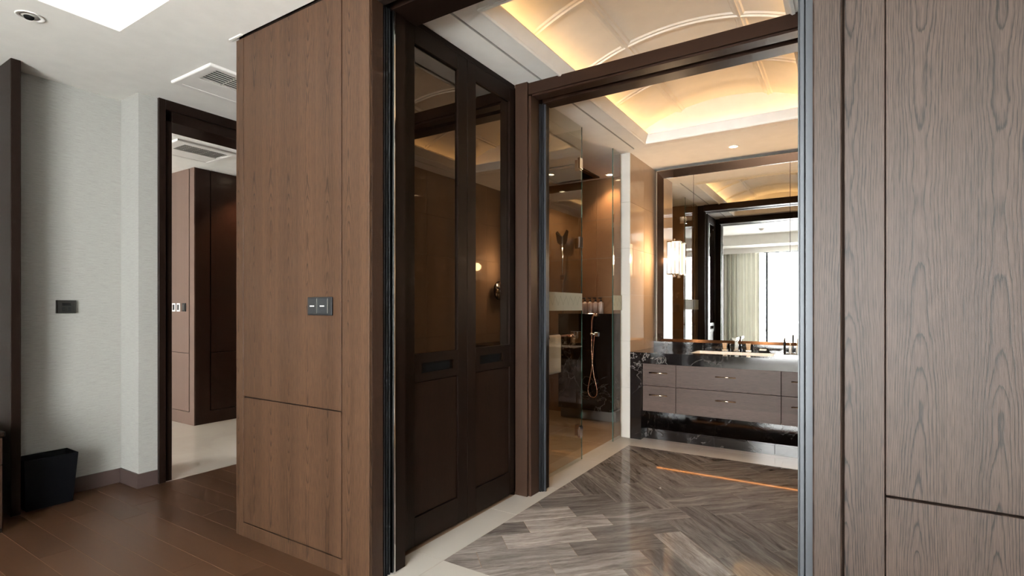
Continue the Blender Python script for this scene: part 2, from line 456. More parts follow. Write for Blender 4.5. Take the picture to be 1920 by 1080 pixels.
# outer walls
struct('wall_far', MB().box(-8.0, 3.4, 5.95, 6.2, -0.03, 3.2), M['ceil'])
struct('wall_right', MB().box(3.0, 3.4, -3.5, 5.95, -0.03, 3.2), M['paint_white'])
struct('wall_far_left', MB().box(-8.0, -7.7, -3.5, 5.95, -0.03, 3.2), M['ceil'])
wb = MB()
for x0, x1 in ((-7.7, -7.2), (-5.2, WIN[0]), (WIN[1], 3.0)):
    wb.box(x0, x1, -3.5, -3.2, -0.03, 3.2)
for x0, x1 in ((-7.2, -5.2), WIN):
    wb.box(x0, x1, -3.5, -3.2, -0.03, 0.06); wb.box(x0, x1, -3.5, -3.2, 2.68, 3.2)
struct('wall_back', wb, M['paint_white'])
for i, (x0, x1, ms) in enumerate(((WIN[0], WIN[1], (-1.72, -0.2)), (-7.2, -5.2, (-6.2,)))):
    e = empty('window_%d' % (i + 1), ((x0 + x1) / 2, -3.3, 0.06), kind='structure')
    fr = MB().box(x0, x1, -3.34, -3.26, 0.06, 0.11).box(x0, x1, -3.34, -3.26, 2.63, 2.68)
    fr.box(x0, x0 + 0.05, -3.34, -3.26, 0.11, 2.63).box(x1 - 0.05, x1, -3.34, -3.26, 0.11, 2.63)
    fr.build('window_frame', M['alu'], e)
    edges = [x0 + 0.05] + list(ms) + [x1 - 0.05]
    for m_ in ms:
        bx('mullion', m_ - 0.025, m_ + 0.025, -3.34, -3.26, 0.11, 2.63, M['black_metal'], e)
    for a, b in zip(edges[:-1], edges[1:]):
        bx('pane', a + 0.025, b - 0.025, -3.303, -3.297, 0.11, 2.63, M['win_glass'], e)

# bedroom ceiling with its lit tray
TX0, TX1, TY0, TY1, TZ = -3.335, 2.2, -2.3, 1.28, 2.99
cb = MB()
cb.box(XL - 0.02, TX0, -3.2, WY, H, H + 0.06).box(TX1, 3.0, -3.2, WY, H, H + 0.06)
cb.box(TX0, TX1, -3.2, TY0, H, H + 0.06).box(TX0, TX1, TY1, WY, H, H + 0.06)
cb.box(XL - 0.02, -2.87, WY, 3.3, H, H + 0.06)
struct('ceiling', cb, M['ceil'])
tm = MB()
# tray: upright sides set back behind the lip, and its top
tm.box(TX0 - 0.005, TX0, TY0, TY1, H + 0.06, TZ).box(TX1, TX1 + 0.005, TY0, TY1, H + 0.06, TZ)
tm.box(TX0, TX1, TY1, TY1 + 0.005, H + 0.06, TZ).box(TX0, TX1, TY0 - 0.005, TY0, H + 0.06, TZ)
tm.box(TX0 - 0.005, TX1 + 0.005, TY0 - 0.005, TY1 + 0.005, TZ, TZ + 0.03)
struct('ceiling_tray', tm, M['ceil'])
# tray light: slim strip on a small ledge at mid height of the tray
bx('tray_light_strip', TX1 - 0.02, TX1 - 0.004, TY0 + 0.05, TY1 - 0.05, H + 0.09, H + 0.10, M['led_tray'], label='warm light strip along the tray ceiling edge of the bedroom', cat='light strip')

# bedroom floor: planks along X
fl = empty('floor', (-1.0, -0.5, 0.0), kind='structure')
bx('joint_bed', XL, 3.0, -3.2, 3.3, -0.03, -0.0010, M['joint'], fl)
PW = 0.144
yk = WY + 0.021 - PW * 33
row = 0
while yk < 3.2:
    y0, y1 = yk + 0.0013, yk + PW - 0.0013
    xa = XL + 0.0
    xend = 3.0
    if y1 > WY + 0.05: xend = -2.85
    if y0 > 1.78: xa = -4.145
    x = xa - random.uniform(0.0, 1.1)
    L = 1.55 if yk < -0.4 else 1.22
    while x < xend:
        a, b = max(x, xa), min(x + L - 0.0015, xend)
        if b - a > 0.02 and y0 > -3.2:
            bx('plank', a, b, y0, y1, -0.012, 0.0, M['plank'], fl)
        x += L
    yk += PW; row += 1

# wallpapered wall with pilaster, opened by the corridor door
DY0, DY1 = 1.83, 2.95
wl = MB().box(XL - 0.2, XL, -3.2, 1.71, -0.03, H + 0.45)
wl.box(XL - 0.2, XP, 1.71, DY0, -0.03, H + 0.45)
wl.box(XL - 0.2, XP, DY1, 3.3, -0.03, H + 0.45)
struct('wall_left', wl, M['paper'])
struct('wall_nook', MB().box(XL, -1.9, 3.3, 3.4, -0.03, 3.2), M['paper'])
struct('baseboard_left', MB().box(XL, XL + 0.012, 1.115, 1.71, 0, 0.10).box(XL, XP + 0.012, 1.698, 1.71, 0, 0.10).box(XP, XP + 0.012, 1.71, DY0 - 0.002, 0, 0.10), M['base'])
struct('trim_1', MB().box(XL, XL + 0.20, 1.063, 1.111, 0, H), M['dark_oak'], 0.003)
# corridor door frame
d2 = empty('door_2', (XP, (DY0 + DY1) / 2, 0), kind='structure')
for s_, y_ in ((1, DY0), (-1, DY1)):
    ya = sorted((y_, y_ + s_ * 0.045)); yb = sorted((y_ + s_ * 0.045, y_ + s_ * 0.095))
    bx('jamb', XP - 0.26, XP + 0.022, ya[0], ya[1], 0, H, M['dark_oak'], d2, 0.002)
    bx('jamb_stop', XP - 0.26, XP + 0.002, yb[0], yb[1], 0, 2.605, M['dark_oak'], d2, 0.002)
bx('head', XP - 0.26, XP + 0.022, DY0 + 0.045, DY1 - 0.045, 2.68, H, M['dark_oak_y'], d2, 0.002)
bx('head_stop', XP - 0.26, XP + 0.002, DY0 + 0.095, DY1 - 0.095, 2.605, 2.68, M['dark_oak_y'], d2, 0.002)

# corridor beyond
struct('floor_corridor', MB().box(-7.7, XL - 0.2, -3.2, 5.95, -0.03, 0.0).box(XL - 0.2, XP + 0.012, DY0, DY1, -0.03, 0.0), M['corridor_floor'])
struct('ceiling_corridor', MB().box(-7.7, XL - 0.2, -3.2, 5.95, H, H + 0.06).box(XL - 0.2, XP - 0.26 + 0.0, DY0, DY1, H, H + 0.06), M['ceil'])
cw = empty('wall_corridor', (-6.8, 4.4, 0), kind='structure')
MB().box(-7.7, -5.88, 2.947, 5.95, 0, H).build('core', M['groove'], cw)
def panels_y(parent, y, xs, zs, mat, th=0.012, gap=0.006):
    for i in range(len(xs) - 1):
        for j in range(len(zs) - 1):
            bx('panel', xs[i] + gap / 2, xs[i + 1] - gap / 2, y, y + th, zs[j] + gap / 2, zs[j + 1] - gap / 2, mat, parent, 0.001)
bx('panel', -7.7, -5.975, 2.935, 2.947, 0.77, H, M['corridor_oak_lit'], cw)
bx('panel', -7.7, -5.975, 2.935, 2.947, 0.14, 0.764, M['corridor_oak_lit'], cw)
MB().box(-5.960, -5.868, 2.935, 2.947, 0, H).box(-7.7, -5.960, 2.935, 2.947, 0, 0.134).build('stile', M['corridor_oak_lit'], cw)
bx('panel', -5.880, -5.868, 3.112, 5.95, 0.77, H, M['corridor_oak_shaded'], cw)
bx('panel', -5.880, -5.868, 3.112, 5.95, 0.14, 0.764, M['corridor_oak_shaded'], cw)
MB().box(-5.880, -5.868, 2.947, 3.100, 0, H).box(-5.880, -5.868, 3.100, 5.95, 0, 0.134).build('stile', M['corridor_oak_shaded'], cw)

# panelled wall, left of the opening: core with frame and panels standing proud of dark grooves
OX0, OX1, OZ = -1.815, -0.083, 2.655
JY = 1.886
wf = empty('wall_front', (-2.35, WY, 0), kind='structure')
MB().box(-2.868, -1.92, WY + 0.016, 3.3, 0, H + 0.4).build('core', M['groove'], wf)
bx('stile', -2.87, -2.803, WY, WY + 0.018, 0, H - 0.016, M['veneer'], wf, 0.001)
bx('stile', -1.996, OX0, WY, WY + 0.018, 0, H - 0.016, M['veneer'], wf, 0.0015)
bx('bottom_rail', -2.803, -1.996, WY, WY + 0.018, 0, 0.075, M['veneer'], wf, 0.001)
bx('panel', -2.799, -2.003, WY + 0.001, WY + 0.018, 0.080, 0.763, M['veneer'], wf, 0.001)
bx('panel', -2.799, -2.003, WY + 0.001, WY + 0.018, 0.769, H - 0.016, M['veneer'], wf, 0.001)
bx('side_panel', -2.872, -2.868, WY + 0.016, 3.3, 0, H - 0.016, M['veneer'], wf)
bx('ceiling_bead', -2.915, -2.80, WY - 0.016, WY - 0.004, H - 0.006, H, M['ceil'], wf)
# jamb on that side, with the black channel and bright seal that receives the sliding door
j1 = empty('trim_2', (OX0, 1.77, 0), kind='structure')
bx('jamb_board', -1.92, OX0, WY + 0.018, 1.745, 0, H, M['veneer_jamb'], j1, 0.001)
bx('jamb_board', -1.92, OX0 + 0.004, 1.812, JY, 0.0, H, M['dark_oak'], j1, 0.001)
bx('jamb_back', -1.92, OX0 - 0.022, 1.745, 1.812, 0, H, M['black_metal'], j1)
for k in range(3):
    y_ = 1.752 + k * 0.016
    bx('seal_rib', OX0 - 0.022, OX0 - 0.003, y_, y_ + 0.008, 0, OZ, M['black_metal'], j1)
bx('chrome_edge', OX0 - 0.022, OX0 + 0.016, 1.800, 1.809, 0, OZ - 0.006, M['chrome'], j1, 0.001)
# head of the opening
h1 = empty('trim_3', ((OX0 + OX1) / 2, 1.77, OZ), kind='structure')
bx('head_board', OX0, 3.0, WY, 1.72, OZ, H + 0.4, M['veneer_dimmed'], h1)
bx('head_soffit', OX0, OX1, 1.72, 1.755, OZ, OZ + 0.05, M['dark_oak'], h1)
bx('head_soffit', OX0, OX1, 1.80, JY + 0.085, OZ, OZ + 0.05, M['dark_oak'], h1)
bx('head_core', OX0, BR, 1.72, JY + 0.085, OZ + 0.05, H + 0.4, M['dark_oak_x_lit'], h1)

# panelled wall, right of the opening
wr = empty('wall_front_right', (1.4, WY, 0), kind='structure')
bx('core', -0.075, 3.0, WY + 0.018, 1.722, 0, H + 0.4, M['groove'], wr)
bx('casing', OX1, -0.0145, WY, WY + 0.03, 0, OZ, M['veneer_dimmed'], wr, 0.004)
bx('casing', -0.0095, 0.0785, WY, WY + 0.018, 0, OZ, M['veneer_dimmed'], wr, 0.0015)
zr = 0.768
bx('panel', 0.0805, 1.2, WY, WY + 0.018, zr + 0.003, OZ, M['veneer_dimmed'], wr, 0.0012)
bx('panel', 0.0805, 1.2, WY, WY + 0.018, 0.080, zr - 0.003, M['veneer_dimmed'], wr, 0.0012)
bx('bottom_rail', 0.0805, 1.2, WY, WY + 0.018, 0, 0.075, M['veneer_dimmed'], wr, 0.001)
bx('panel', 1.206, 3.0, WY, WY + 0.018, 0.080, OZ, M['veneer_dimmed'], wr, 0.0012)
bx('back_lining', -0.07, BR + 0.2, 1.82, 1.90, 0, H, M['dark_oak'], wr)
# sliding door, slid into the wall: its aluminium leading edge shows
d1 = empty('door_1', (0.3, 1.765, 0), kind='structure')
bx('leaf', -0.088, 0.75, 1.748, 1.784, 0.006, OZ - 0.004, M['dark_oak'], d1)
bx('edge_profile', -0.1055, -0.080, 1.7435, 1.7885, 0.006, OZ - 0.004, M['alu'], d1, 0.001, label='satin aluminium edge profile')
bx('edge_profile', -0.1205, -0.107, 1.7445, 1.7875, 0.006, OZ - 0.004, M['alu'], d1, 0.002)
bx('gasket', -0.1245, -0.1205, 1.748, 1.784, 0.006, OZ - 0.004, M['black_metal'], d1)

# ------------------------------------------------------------------ foyer and bathroom ceiling with the long vault
AX0, AX1, AY0, AY1 = -1.555, -0.245, 2.165, 4.70     # opening in the flat ceiling
SX = (-1.713, -1.697)                                  # air slot
c2 = empty('ceiling_bathroom', (CX, 3.4, H), kind='structure')
m = MB()
sy0, sy1 = 2.04, 4.83
for side in (0, 1):
    f = (lambda x: x) if side == 0 else (lambda x: 2 * CX - x)
    def bb(xa, xb, ya, yb):
        xa, xb = sorted((f(xa), f(xb)))
        m.box(xa, xb, ya, yb, H, H + 0.05)
    outer = -1.93 if side == 0 else 2 * CX - (BR + 0.02)
    bb(outer, SX[0], sy0, sy1); bb(SX[1], AX0, sy0, sy1)
m.box(-1.93, BR + 0.02, JY + 0.0, sy0, H, H + 0.05)
m.box(AX0, AX1, sy0, AY0, H, H + 0.05)
m.box(AX0, AX1, AY1, sy1, H, H + 0.05)
m.box(-1.93, BR + 0.02, sy1 + 0.004, 5.80, H, H + 0.05)
m.box(-3.75, -1.93, 3.4, 5.80, H, H + 0.05)
m.build('flat_ceiling', M['ceil'], c2)
for xs in (SX, (2 * CX - SX[1], 2 * CX - SX[0])):
    bx('air_slot', xs[0] - 0.003, xs[1] + 0.003, sy0 - 0.01, sy1, H + 0.03, H + 0.045, M['blackvoid'], c2)
    bx('slot_blade', xs[0] + 0.0005, xs[0] + 0.0065, sy0, sy1, H - 0.001, H + 0.03, M['grille'], c2)
bx('shadow_joint', -1.93, BR, sy1, sy1 + 0.004, H + 0.012, H + 0.03, M['blackvoid'], c2)
# moulding round the opening: bead, then a raking face up to the lip
def rect_loft(mb, prof, x0, x1, y0, y1):
    vs = []; fs = []
    for ins, z in prof:
        vs += [(x0 + ins, y0 + ins, z), (x1 - ins, y0 + ins, z), (x1 - ins, y1 - ins, z), (x0 + ins, y1 - ins, z)]
    n = len(prof)
    for i in range(n):
        a, b = i * 4, ((i + 1) % n) * 4
        for k in range(4):
            fs.append((a + k, a + (k + 1) % 4, b + (k + 1) % 4, b + k))
    return mb.add(vs, fs)
rect_loft(MB(), [(-0.018, H), (-0.018, H - 0.010), (-0.004, H - 0.013), (0.004, H - 0.006), (0.006, H + 0.004), (0.036, H + 0.060), (0.036, H + 0.068), (0.015, H + 0.068), (-0.018, H + 0.05)], AX0, AX1, AY0, AY1).build('moulding', M['ceil'], c2)
# vault
VX0, VX1, VY0, VY1 = -1.625, -0.175, 2.095, 4.775
VS, VC = 2.875, 3.055
hw = (VX1 - VX0) / 2; rise = VC - VS
VR = (hw * hw + rise * rise) / (2 * rise)
vcx = (VX0 + VX1) / 2
def vz(x, d=0.0):
    return VC - VR + math.sqrt((VR - d) ** 2 - (x - vcx) ** 2)
m = MB()
# cove floor and its upright back
rect_loft(m, [(0.0, H + 0.045), (0.0, VS), (-0.02, VS), (-0.02, H + 0.045)], VX0, VX1, VY0, VY1)
rect_loft(m, [(0.0, H + 0.045), (VX0 * 0 + 0.09, H + 0.045), (0.09, H + 0.050), (0.0, H + 0.050)], VX0, VX1, VY0, VY1)
N = 32
vs = []; fs = []
for i in range(N + 1):
    x = VX0 + (VX1 - VX0) * i / N
    vs += [(x, VY0, vz(x)), (x, VY1, vz(x)), (x, VY0, vz(x) + 0.03), (x, VY1, vz(x) + 0.03)]
for i in range(N):
    a = i * 4; b = a + 4
    fs += [(a, a + 1, b + 1, b), (a + 2, b + 2, b + 3, a + 3)]
m.add(vs, fs, True)
# end lunettes
for yy in (VY0, VY1):
    pts = [(VX0 + (VX1 - VX0) * i / N) for i in range(N + 1)]
    vs = [(x, yy, VS) for x in pts] + [(x, yy, vz(x) + 0.002) for x in pts]
    m.add(vs, [(i, i + 1, N + 2 + i, N + 1 + i) for i in range(N)])
m.build('vault', M['vault'], c2)
def arc_rib(y0, y1, d, d1):
    mm = MB(); vs = []; fs = []
    for i in range(N + 1):
        x = VX0 + (VX1 - VX0) * i / N
        s_ = (VR - d) / VR
        for yy, dd in ((y0, 0.0), (y0 + d1, d), (y1 - d1, d), (y1, 0.0)):
            vs.append((x, yy, vz(x, dd) + 0.001))
    for i in range(N):
        for k in range(3):
            a = i * 4 + k
            fs.append((a, a + 1, a + 5, a + 4))
    return mm.add(vs, fs, False)
for yc in (2.757, 3.415, 4.072):
    arc_rib(yc - 0.036, yc + 0.036, 0.010, 0.010).build('rib', M['vault'], c2)
    arc_rib(yc - 0.016, yc + 0.016, 0.020, 0.008).build('rib_bead', M['vault'], c2)
for xc in (vcx - 0.355, vcx + 0.345):
    for hw_, dz in ((0.036, 0.010), (0.016, 0.020)):
        z0 = vz(xc)
        t = -(xc - vcx) / math.sqrt(VR ** 2 - (xc - vcx) ** 2)
        x0, x1 = xc - hw_, xc + hw_
        MB().add([(x0, VY0, vz(x0) + .001), (x1, VY0, vz(x1) + .001), (x1 - .009, VY0, vz(x1) - dz), (x0 + .009, VY0, vz(x0) - dz),
                  (x0, VY1, vz(x0) + .001), (x1, VY1, vz(x1) + .001), (x1 - .009, VY1, vz(x1) - dz), (x0 + .009, VY1, vz(x0) - dz)],
                 [(0, 1, 2, 3), (4, 7, 6, 5), (0, 3, 7, 4), (1, 5, 6, 2), (3, 2, 6, 7), (0, 4, 5, 1)]).build('rib' if hw_ > .02 else 'rib_bead', M['vault'], c2)
# warm strips in the cove
for lab, b in (('warm light strip in the vault cove above the wardrobe and shower', (VX0 + 0.02, VX0 + 0.035, VY0 + 0.04, VY1 - 0.04)),
               ('warm light strip in the vault cove on the side away from the wardrobe', (VX1 - 0.035, VX1 - 0.02, VY0 + 0.04, VY1 - 0.04)),
               ('warm light strip in the vault cove at the end by the mirror', (VX0 + 0.05, VX1 - 0.05, VY1 - 0.035, VY1 - 0.02)),
               ('warm light strip in the vault cove at the end by the sliding door', (VX0 + 0.05, VX1 - 0.05, VY0 + 0.02, VY0 + 0.035))):
    bx('cove_light_strip', *b, H + 0.051, H + 0.059, M['led_warm'], label=lab, cat='light strip', group='light strips in the vault cove')

# ------------------------------------------------------------------ inner door frame between foyer and bathroom
def inner_frame(side):
    f = (lambda x: x) if side == 0 else (lambda x: 2 * CX - x)
    def b(name, xa, xb, ya, yb, za, zb, mat, bev=0.0015):
        xa, xb = sorted((f(xa), f(xb)))
        bx(name, xa, xb, ya, yb, za, zb, mat, e, bev)
    e = empty('trim_%d' % (4 + side), (f(-1.8), 3.14, 0), kind='structure')
    edge = -1.888 if side == 0 else 2 * CX - BR
    b('jamb_board', edge, -1.795, 3.010, 3.138, 0, H, M['veneer_jamb'])
    b('jamb_bead', -1.795, -1.777, 3.030, 3.138, 0, 2.66, M['veneer_jamb'])
    b('jamb_back', edge, -1.785, 3.138, 3.262, 0, H, M['dark_oak'])
    for k in range(2):
        b('seal_rib', -1.785, -1.765 + 0.010 * k, 3.142 + k * 0.012, 3.150 + k * 0.012, 0, 2.64, M['black_metal'])
    b('chrome_edge', -1.785, -1.741, 3.168, 3.178, 0, 2.64, M['alu'], 0.001)
    b('jamb_board', -1.785, -1.766, 3.190, 3.262, 0, 2.66, M['dark_oak'])
    return e
inner_frame(0); inner_frame(1)
e = empty('trim_6', (CX, 3.15, 2.66), kind='structure')
bx('head_board', -1.795, 2 * CX + 1.795, 3.030, 3.045, 2.672, H - 0.002, M['dark_oak_x_lit'], e, 0.0015)
bx('head_board', -1.777, 2 * CX + 1.777, 3.045, 3.128, 2.66, H - 0.012, M['dark_oak_x_lit'], e, 0.0015)
bx('track', -1.777, 2 * CX + 1.777, 3.128, 3.184, 2.70, H - 0.012, M['black_metal'], e)
bx('head_board', -1.777, 2 * CX + 1.777, 3.184, 3.297, 2.66, H - 0.002, M['dark_oak_x_lit'], e, 0.0015)

# ------------------------------------------------------------------ floor of foyer and bathroom
fb = empty('floor_bathroom', (CX, 3.3, 0), kind='structure')
bx('screed', -3.75, BR + 0.1, WY + 0.005, 5.85, -0.03, -0.0012, M['grout'], fb)
HX0, HX1, HY0, HY1 = -1.695, -0.105, 2.033, 4.648
g = 0.0012
# cream border slabs
for a, b in ((1.745, 2.033), (2.033, 2.72), (2.72, 3.262), (3.262, 4.0), (4.0, 4.648), (4.648, 4.905)):
    bx('border_slab', -1.888 if a < 3.2 else -1.905, HX0 - g, a + g, b - g, -0.02, 0.0, M['white_stone'], fb)
    bx('border_slab', HX1 + g, BR, a + g, b - g, -0.02, 0.0, M['white_stone'], fb)
xs = [HX0, -1.10, -0.45, HX1]
for a, b in zip(xs[:-1], xs[1:]):
    bx('border_slab', a + g, b - g, 1.745 + g, HY0 - g, -0.02, 0.0, M['white_stone'], fb)
    bx('border_slab', a + g, b - g, HY1 + g, 4.905, -0.02, 0.0, M['white_stone'], fb)
bx('border_slab', OX0 + 0.0, OX1, WY + 0.004, 1.745, -0.02, 0.0, M['white_stone'], fb)
bx('border_slab', -1.775, BR, 4.907, 5.74, -0.02, 0.0, M['white_stone'], fb)
# shower floor slabs
for i in range(3):
    for j in range(4):
        x0 = -3.7 + i * 0.598; y0 = 3.40 + j * 0.59
        bx('shower_slab', x0 + g, x0 + 0.598 - g, y0 + g, y0 + 0.59 - g, -0.02, -0.0004, M['shower_floor'], fb)
# herringbone: tiles TW x 3*TW at 45 degrees, clipped to the field
TW = 0.1655
C45 = math.sqrt(0.5)
def clip(poly, x0, x1, y0, y1):
    def cut(p, fn, ip):
        out = []
        for i in range(len(p)):
            a, b = p[i], p[(i + 1) % len(p)]
            ia, ib = fn(a) >= 0, fn(b) >= 0
            if ia: out.append(a)
            if ia != ib:
                t = fn(a) / (fn(a) - fn(b))
                out.append((a[0] + (b[0] - a[0]) * t, a[1] + (b[1] - a[1]) * t))
        return out
    for fn in (lambda q: q[0] - x0, lambda q: x1 - q[0], lambda q: q[1] - y0, lambda q: y1 - q[1]):
        if len(poly) < 3: return []
        poly = cut(poly, fn, None)
    return poly
# four quarters round the middle of the floor: the tiles of each run at 45 degrees and interlock in steps along both axes
U0, V0 = -3.020, 1.730
TW = 0.1648
TL = 3 * TW
rects = []
for i in range(-14, 15):
    a, b = U0 + i * TW, U0 + (i + 1) * TW
    end = V0 - i * TW if i >= 0 else V0 + i * TW
    beg = V0 + (i + 1) * TW if i >= 0 else V0 + (-i - 1) * TW
    c, d = V0 + i * TW, V0 + (i + 1) * TW
    start = U0 + i * TW if i >= 0 else U0 - i * TW
    stop = U0 - (i + 1) * TW if i >= 0 else U0 + (i + 1) * TW
    for n in range(6):
        rects.append((0, a, b, end - (n + 1) * TL, end - n * TL, (0, i, n)))
        rects.append((0, a, b, beg + n * TL, beg + (n + 1) * TL, (2, i, n)))
        rects.append((1, start + n * TL, start + (n + 1) * TL, c, d, (1, i, n)))
        rects.append((1, stop - (n + 1) * TL, stop - n * TL, c, d, (3, i, n)))
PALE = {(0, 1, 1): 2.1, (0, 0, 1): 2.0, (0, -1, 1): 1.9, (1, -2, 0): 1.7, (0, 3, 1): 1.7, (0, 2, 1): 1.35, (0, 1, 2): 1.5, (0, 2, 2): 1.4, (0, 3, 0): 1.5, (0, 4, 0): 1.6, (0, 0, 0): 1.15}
ntile = 0
for kind_, u0, u1, v0, v1, key in rects:
    gg_ = 0.0013
    c4 = [(u0 + gg_, v0 + gg_), (u1 - gg_, v0 + gg_), (u1 - gg_, v1 - gg_), (u0 + gg_, v1 - gg_)]
    wp = [((a + b) * C45, (b - a) * C45) for a, b in c4]
    pc = clip(wp, HX0 + g, HX1 - g, HY0 + g, HY1 - g)
    if len(pc) < 3: continue
    ar = abs(sum(pc[i][0] * pc[(i + 1) % len(pc)][1] - pc[(i + 1) % len(pc)][0] * pc[i][1] for i in range(len(pc)))) / 2
    if ar < 2e-4: continue
    cxm = ((u0 + u1) / 2 + (v0 + v1) / 2) * C45
    cym = ((v0 + v1) / 2 - (u0 + u1) / 2) * C45
    ang = math.radians(45) if kind_ == 0 else math.radians(-45)
    ca, sa = math.cos(-ang), math.sin(-ang)
    loc = [((p[0] - cxm) * ca - (p[1] - cym) * sa, (p[0] - cxm) * sa + (p[1] - cym) * ca) for p in pc]
    if sum(loc[i][0] * loc[(i + 1) % len(loc)][1] - loc[(i + 1) % len(loc)][0] * loc[i][1] for i in range(len(loc))) < 0: loc = loc[::-1]
    n = len(loc)
    me = bpy.data.meshes.new('tile')
    me.from_pydata([(p[0], p[1], -0.015) for p in loc] + [(p[0], p[1], 0.0) for p in loc], [],
                   [tuple(range(n - 1, -1, -1)), tuple(range(n, 2 * n))] + [(i, (i + 1) % n, n + (i + 1) % n, n + i) for i in range(n)])
    me.materials.append(M['stone'])
    o = bpy.data.objects.new('tile', me); COL.objects.link(o)
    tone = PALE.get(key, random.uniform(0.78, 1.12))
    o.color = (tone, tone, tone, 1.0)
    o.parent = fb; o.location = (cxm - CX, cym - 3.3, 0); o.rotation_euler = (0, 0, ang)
    ntile += 1

# ------------------------------------------------------------------ bathroom walls
BY = 5.74
bw = empty('wall_bathroom_back', (-1.8, BY, 0), kind='structure')
bx('core', -3.75, BR + 0.1, BY + 0.012, 5.95, -0.03, 3.2, M['grout'], bw)
zj = [0.0, 0.486, 0.934, 1.381, 1.829, 2.276, H]
for i in range(3):
    for j in range(6):
        x0 = -3.70 + i * 0.61
        bx('marble_slab', x0 + .001, x0 + 0.61 - .001, BY, BY + 0.012, zj[j] + 0.001, zj[j + 1] - 0.001, M['beige_dark'], bw)
bx('marble_slab', -1.775, BR, BY, BY + 0.012, 0, H, M['beige'], bw)
sl = empty('wall_shower', (-3.72, 4.5, 0), kind='structure')
bx('core', -3.85, -3.712, 3.4, 5.95, -0.03, 3.2, M['grout'], sl)
for j in range(6):
    for k in range(4):
        bx('marble_slab', -3.712, -3.70, 3.4 + k * 0.585 + .001, 3.4 + (k + 1) * 0.585 - .001, zj[j] + .001, zj[j + 1] - .001, M['beige_dark'], sl)
s2 = empty('wall_shower_near', (-2.8, 3.4, 0), kind='structure')
bx('core', -3.85, -1.90, 3.36, 3.40, -0.03, 3.2, M['grout'], s2)
for j in range(6):
    bx('marble_slab', -3.70, -1.93, 3.40, 3.412, zj[j] + .001, zj[j + 1] - .001, M['beige_dark'], s2)
bx('jamb_slab', -1.93, -1.868, 3.262, 3.412, 0, H, M['beige_dark'], s2)
# marble wall between shower and vanity, built of slabs
mw = empty('wall_vanity_left', (-1.82, 5.3, 0), kind='structure')
bx('core', -1.866, -1.790, 4.925, BY, 0, H, M['grout'], mw)
for j in range(6):
    a, b = zj[j] + 0.0007, zj[j + 1] - 0.0007
    bx('end_slab', -1.868, -1.776, 4.910, 4.925, a, b, M['white_stone'], mw, 0.0008)
    for y0, y1 in ((4.9265, 5.33), (5.3315, BY)):
        bx('marble_slab', -1.790, -1.776, y0, y1, a, b, M['beige'], mw)
    bx('marble_slab', -1.880, -1.866, 4.925, BY, a, b, M['beige_dark'], mw)
wv = empty('wall_vanity_right', (-0.02, 5.3, 0), kind='structure')
bx('core', -0.026, BR, 4.925, BY, 0, H, M['grout'], wv)
for j in range(6):
    a, b = zj[j] + 0.0007, zj[j + 1] - 0.0007
    bx('end_slab', -0.040, BR, 4.910, 4.925, a, b, M['white_stone'], wv, 0.0008)
    for y0, y1 in ((4.9265, 5.33), (5.3315, BY)):
        bx('marble_slab', -0.040, -0.026, y0, y1, a, b, M['beige'], wv)
rw = empty('wall_bathroom_right', (BR, 4.0, 0), kind='structure')
bx('core', BR + 0.012, BR + 0.3, 1.90, 5.95, -0.03, 3.2, M['grout'], rw)
bx('dark_panel', BR, BR + 0.012, 1.90, 3.012, 0, H, M['dark_oak'], rw)
for j in range(6):
    for y0, y1 in ((3.262, 3.81), (3.81, 4.36), (4.36, 4.91)):
        bx('marble_slab', BR, BR + 0.012, y0 + .001, y1 - .001, zj[j] + .001, zj[j + 1] - .001, M['beige'], rw)

# ------------------------------------------------------------------ wardrobe with two glazed doors
WX = -1.888
wd = empty('wardrobe', (WX - 0.02, 2.5, 0), label='built-in dark oak wardrobe with two smoked glass doors in the foyer', cat='wardrobe')
bx('carcass', -1.92, WX - 0.034, JY + 0.002, 3.008, 0, H - 0.004, M['groove'], wd)
MB().box(WX - 0.034, WX - 0.004, JY + 0.002, 3.008, 2.715, H - 0.004).build('top_rail', M['dark_oak_y'], wd)
bx('side_filler', WX - 0.034, WX - 0.004, JY + 0.002, 1.958, 0.0, 2.715, M['dark_oak'], wd)
bx('side_filler', WX - 0.034, WX - 0.004, 2.995, 3.008, 0.0, 2.715, M['dark_oak'], wd)
for y0, y1, g0, g1 in ((1.962, 2.479, 2.035, 2.394), (2.483, 2.992, 2.566, 2.943)):
    dr = bx('door', WX - 0.034, WX - 0.020, y0, y1, 0.022, 2.712, M['groove'], wd)
    X0, X1 = WX - 0.020, WX
    bx('stile', X0, X1, y0, g0, 0.022, 2.712, M['dark_oak'], dr, 0.0015)
    bx('stile', X0, X1, g1, y1, 0.022, 2.712, M['dark_oak'], dr, 0.0015)
    bx('rail', X0, X1, g0, g1, 2.617, 2.712, M['dark_oak_y'], dr, 0.001)
    # middle rail carries the recessed pull
    p0, p1 = y0 + 0.125, y1 - 0.13
    MB().box(X0, X1, g0, g1, 0.962, 1.012).box(X0, X1, g0, g1, 0.866, 0.910).box(X0, X1, g0, p0, 0.910, 0.962).box(X0, X1, p1, g1, 0.910, 0.962).build('rail', M['dark_oak_y'], dr)
    bx('recessed_pull', X0 - 0.002, X0 + 0.001, p0, p1, 0.910, 0.962, M['blackvoid'], dr)
    bx('pull_lip', X0, X1 + 0.001, p1 - 0.006, p1, 0.914, 0.960, M['bronze'], dr)
    bx('rail', X0, X1, g0, g1, 0.022, 0.166, M['dark_oak_y'], dr, 0.001)
    bx('glass_pane', X0 + 0.002, X0 + 0.008, g0 + .001, g1 - .001, 1.012, 2.617, M['dark_glass'], dr, label='smoked glass pane')
    bx('panel', X0 + 0.002, X0 + 0.011, g0 + .002, g1 - .002, 0.169, 0.863, M['dark_oak_panel'], dr, 0.002)

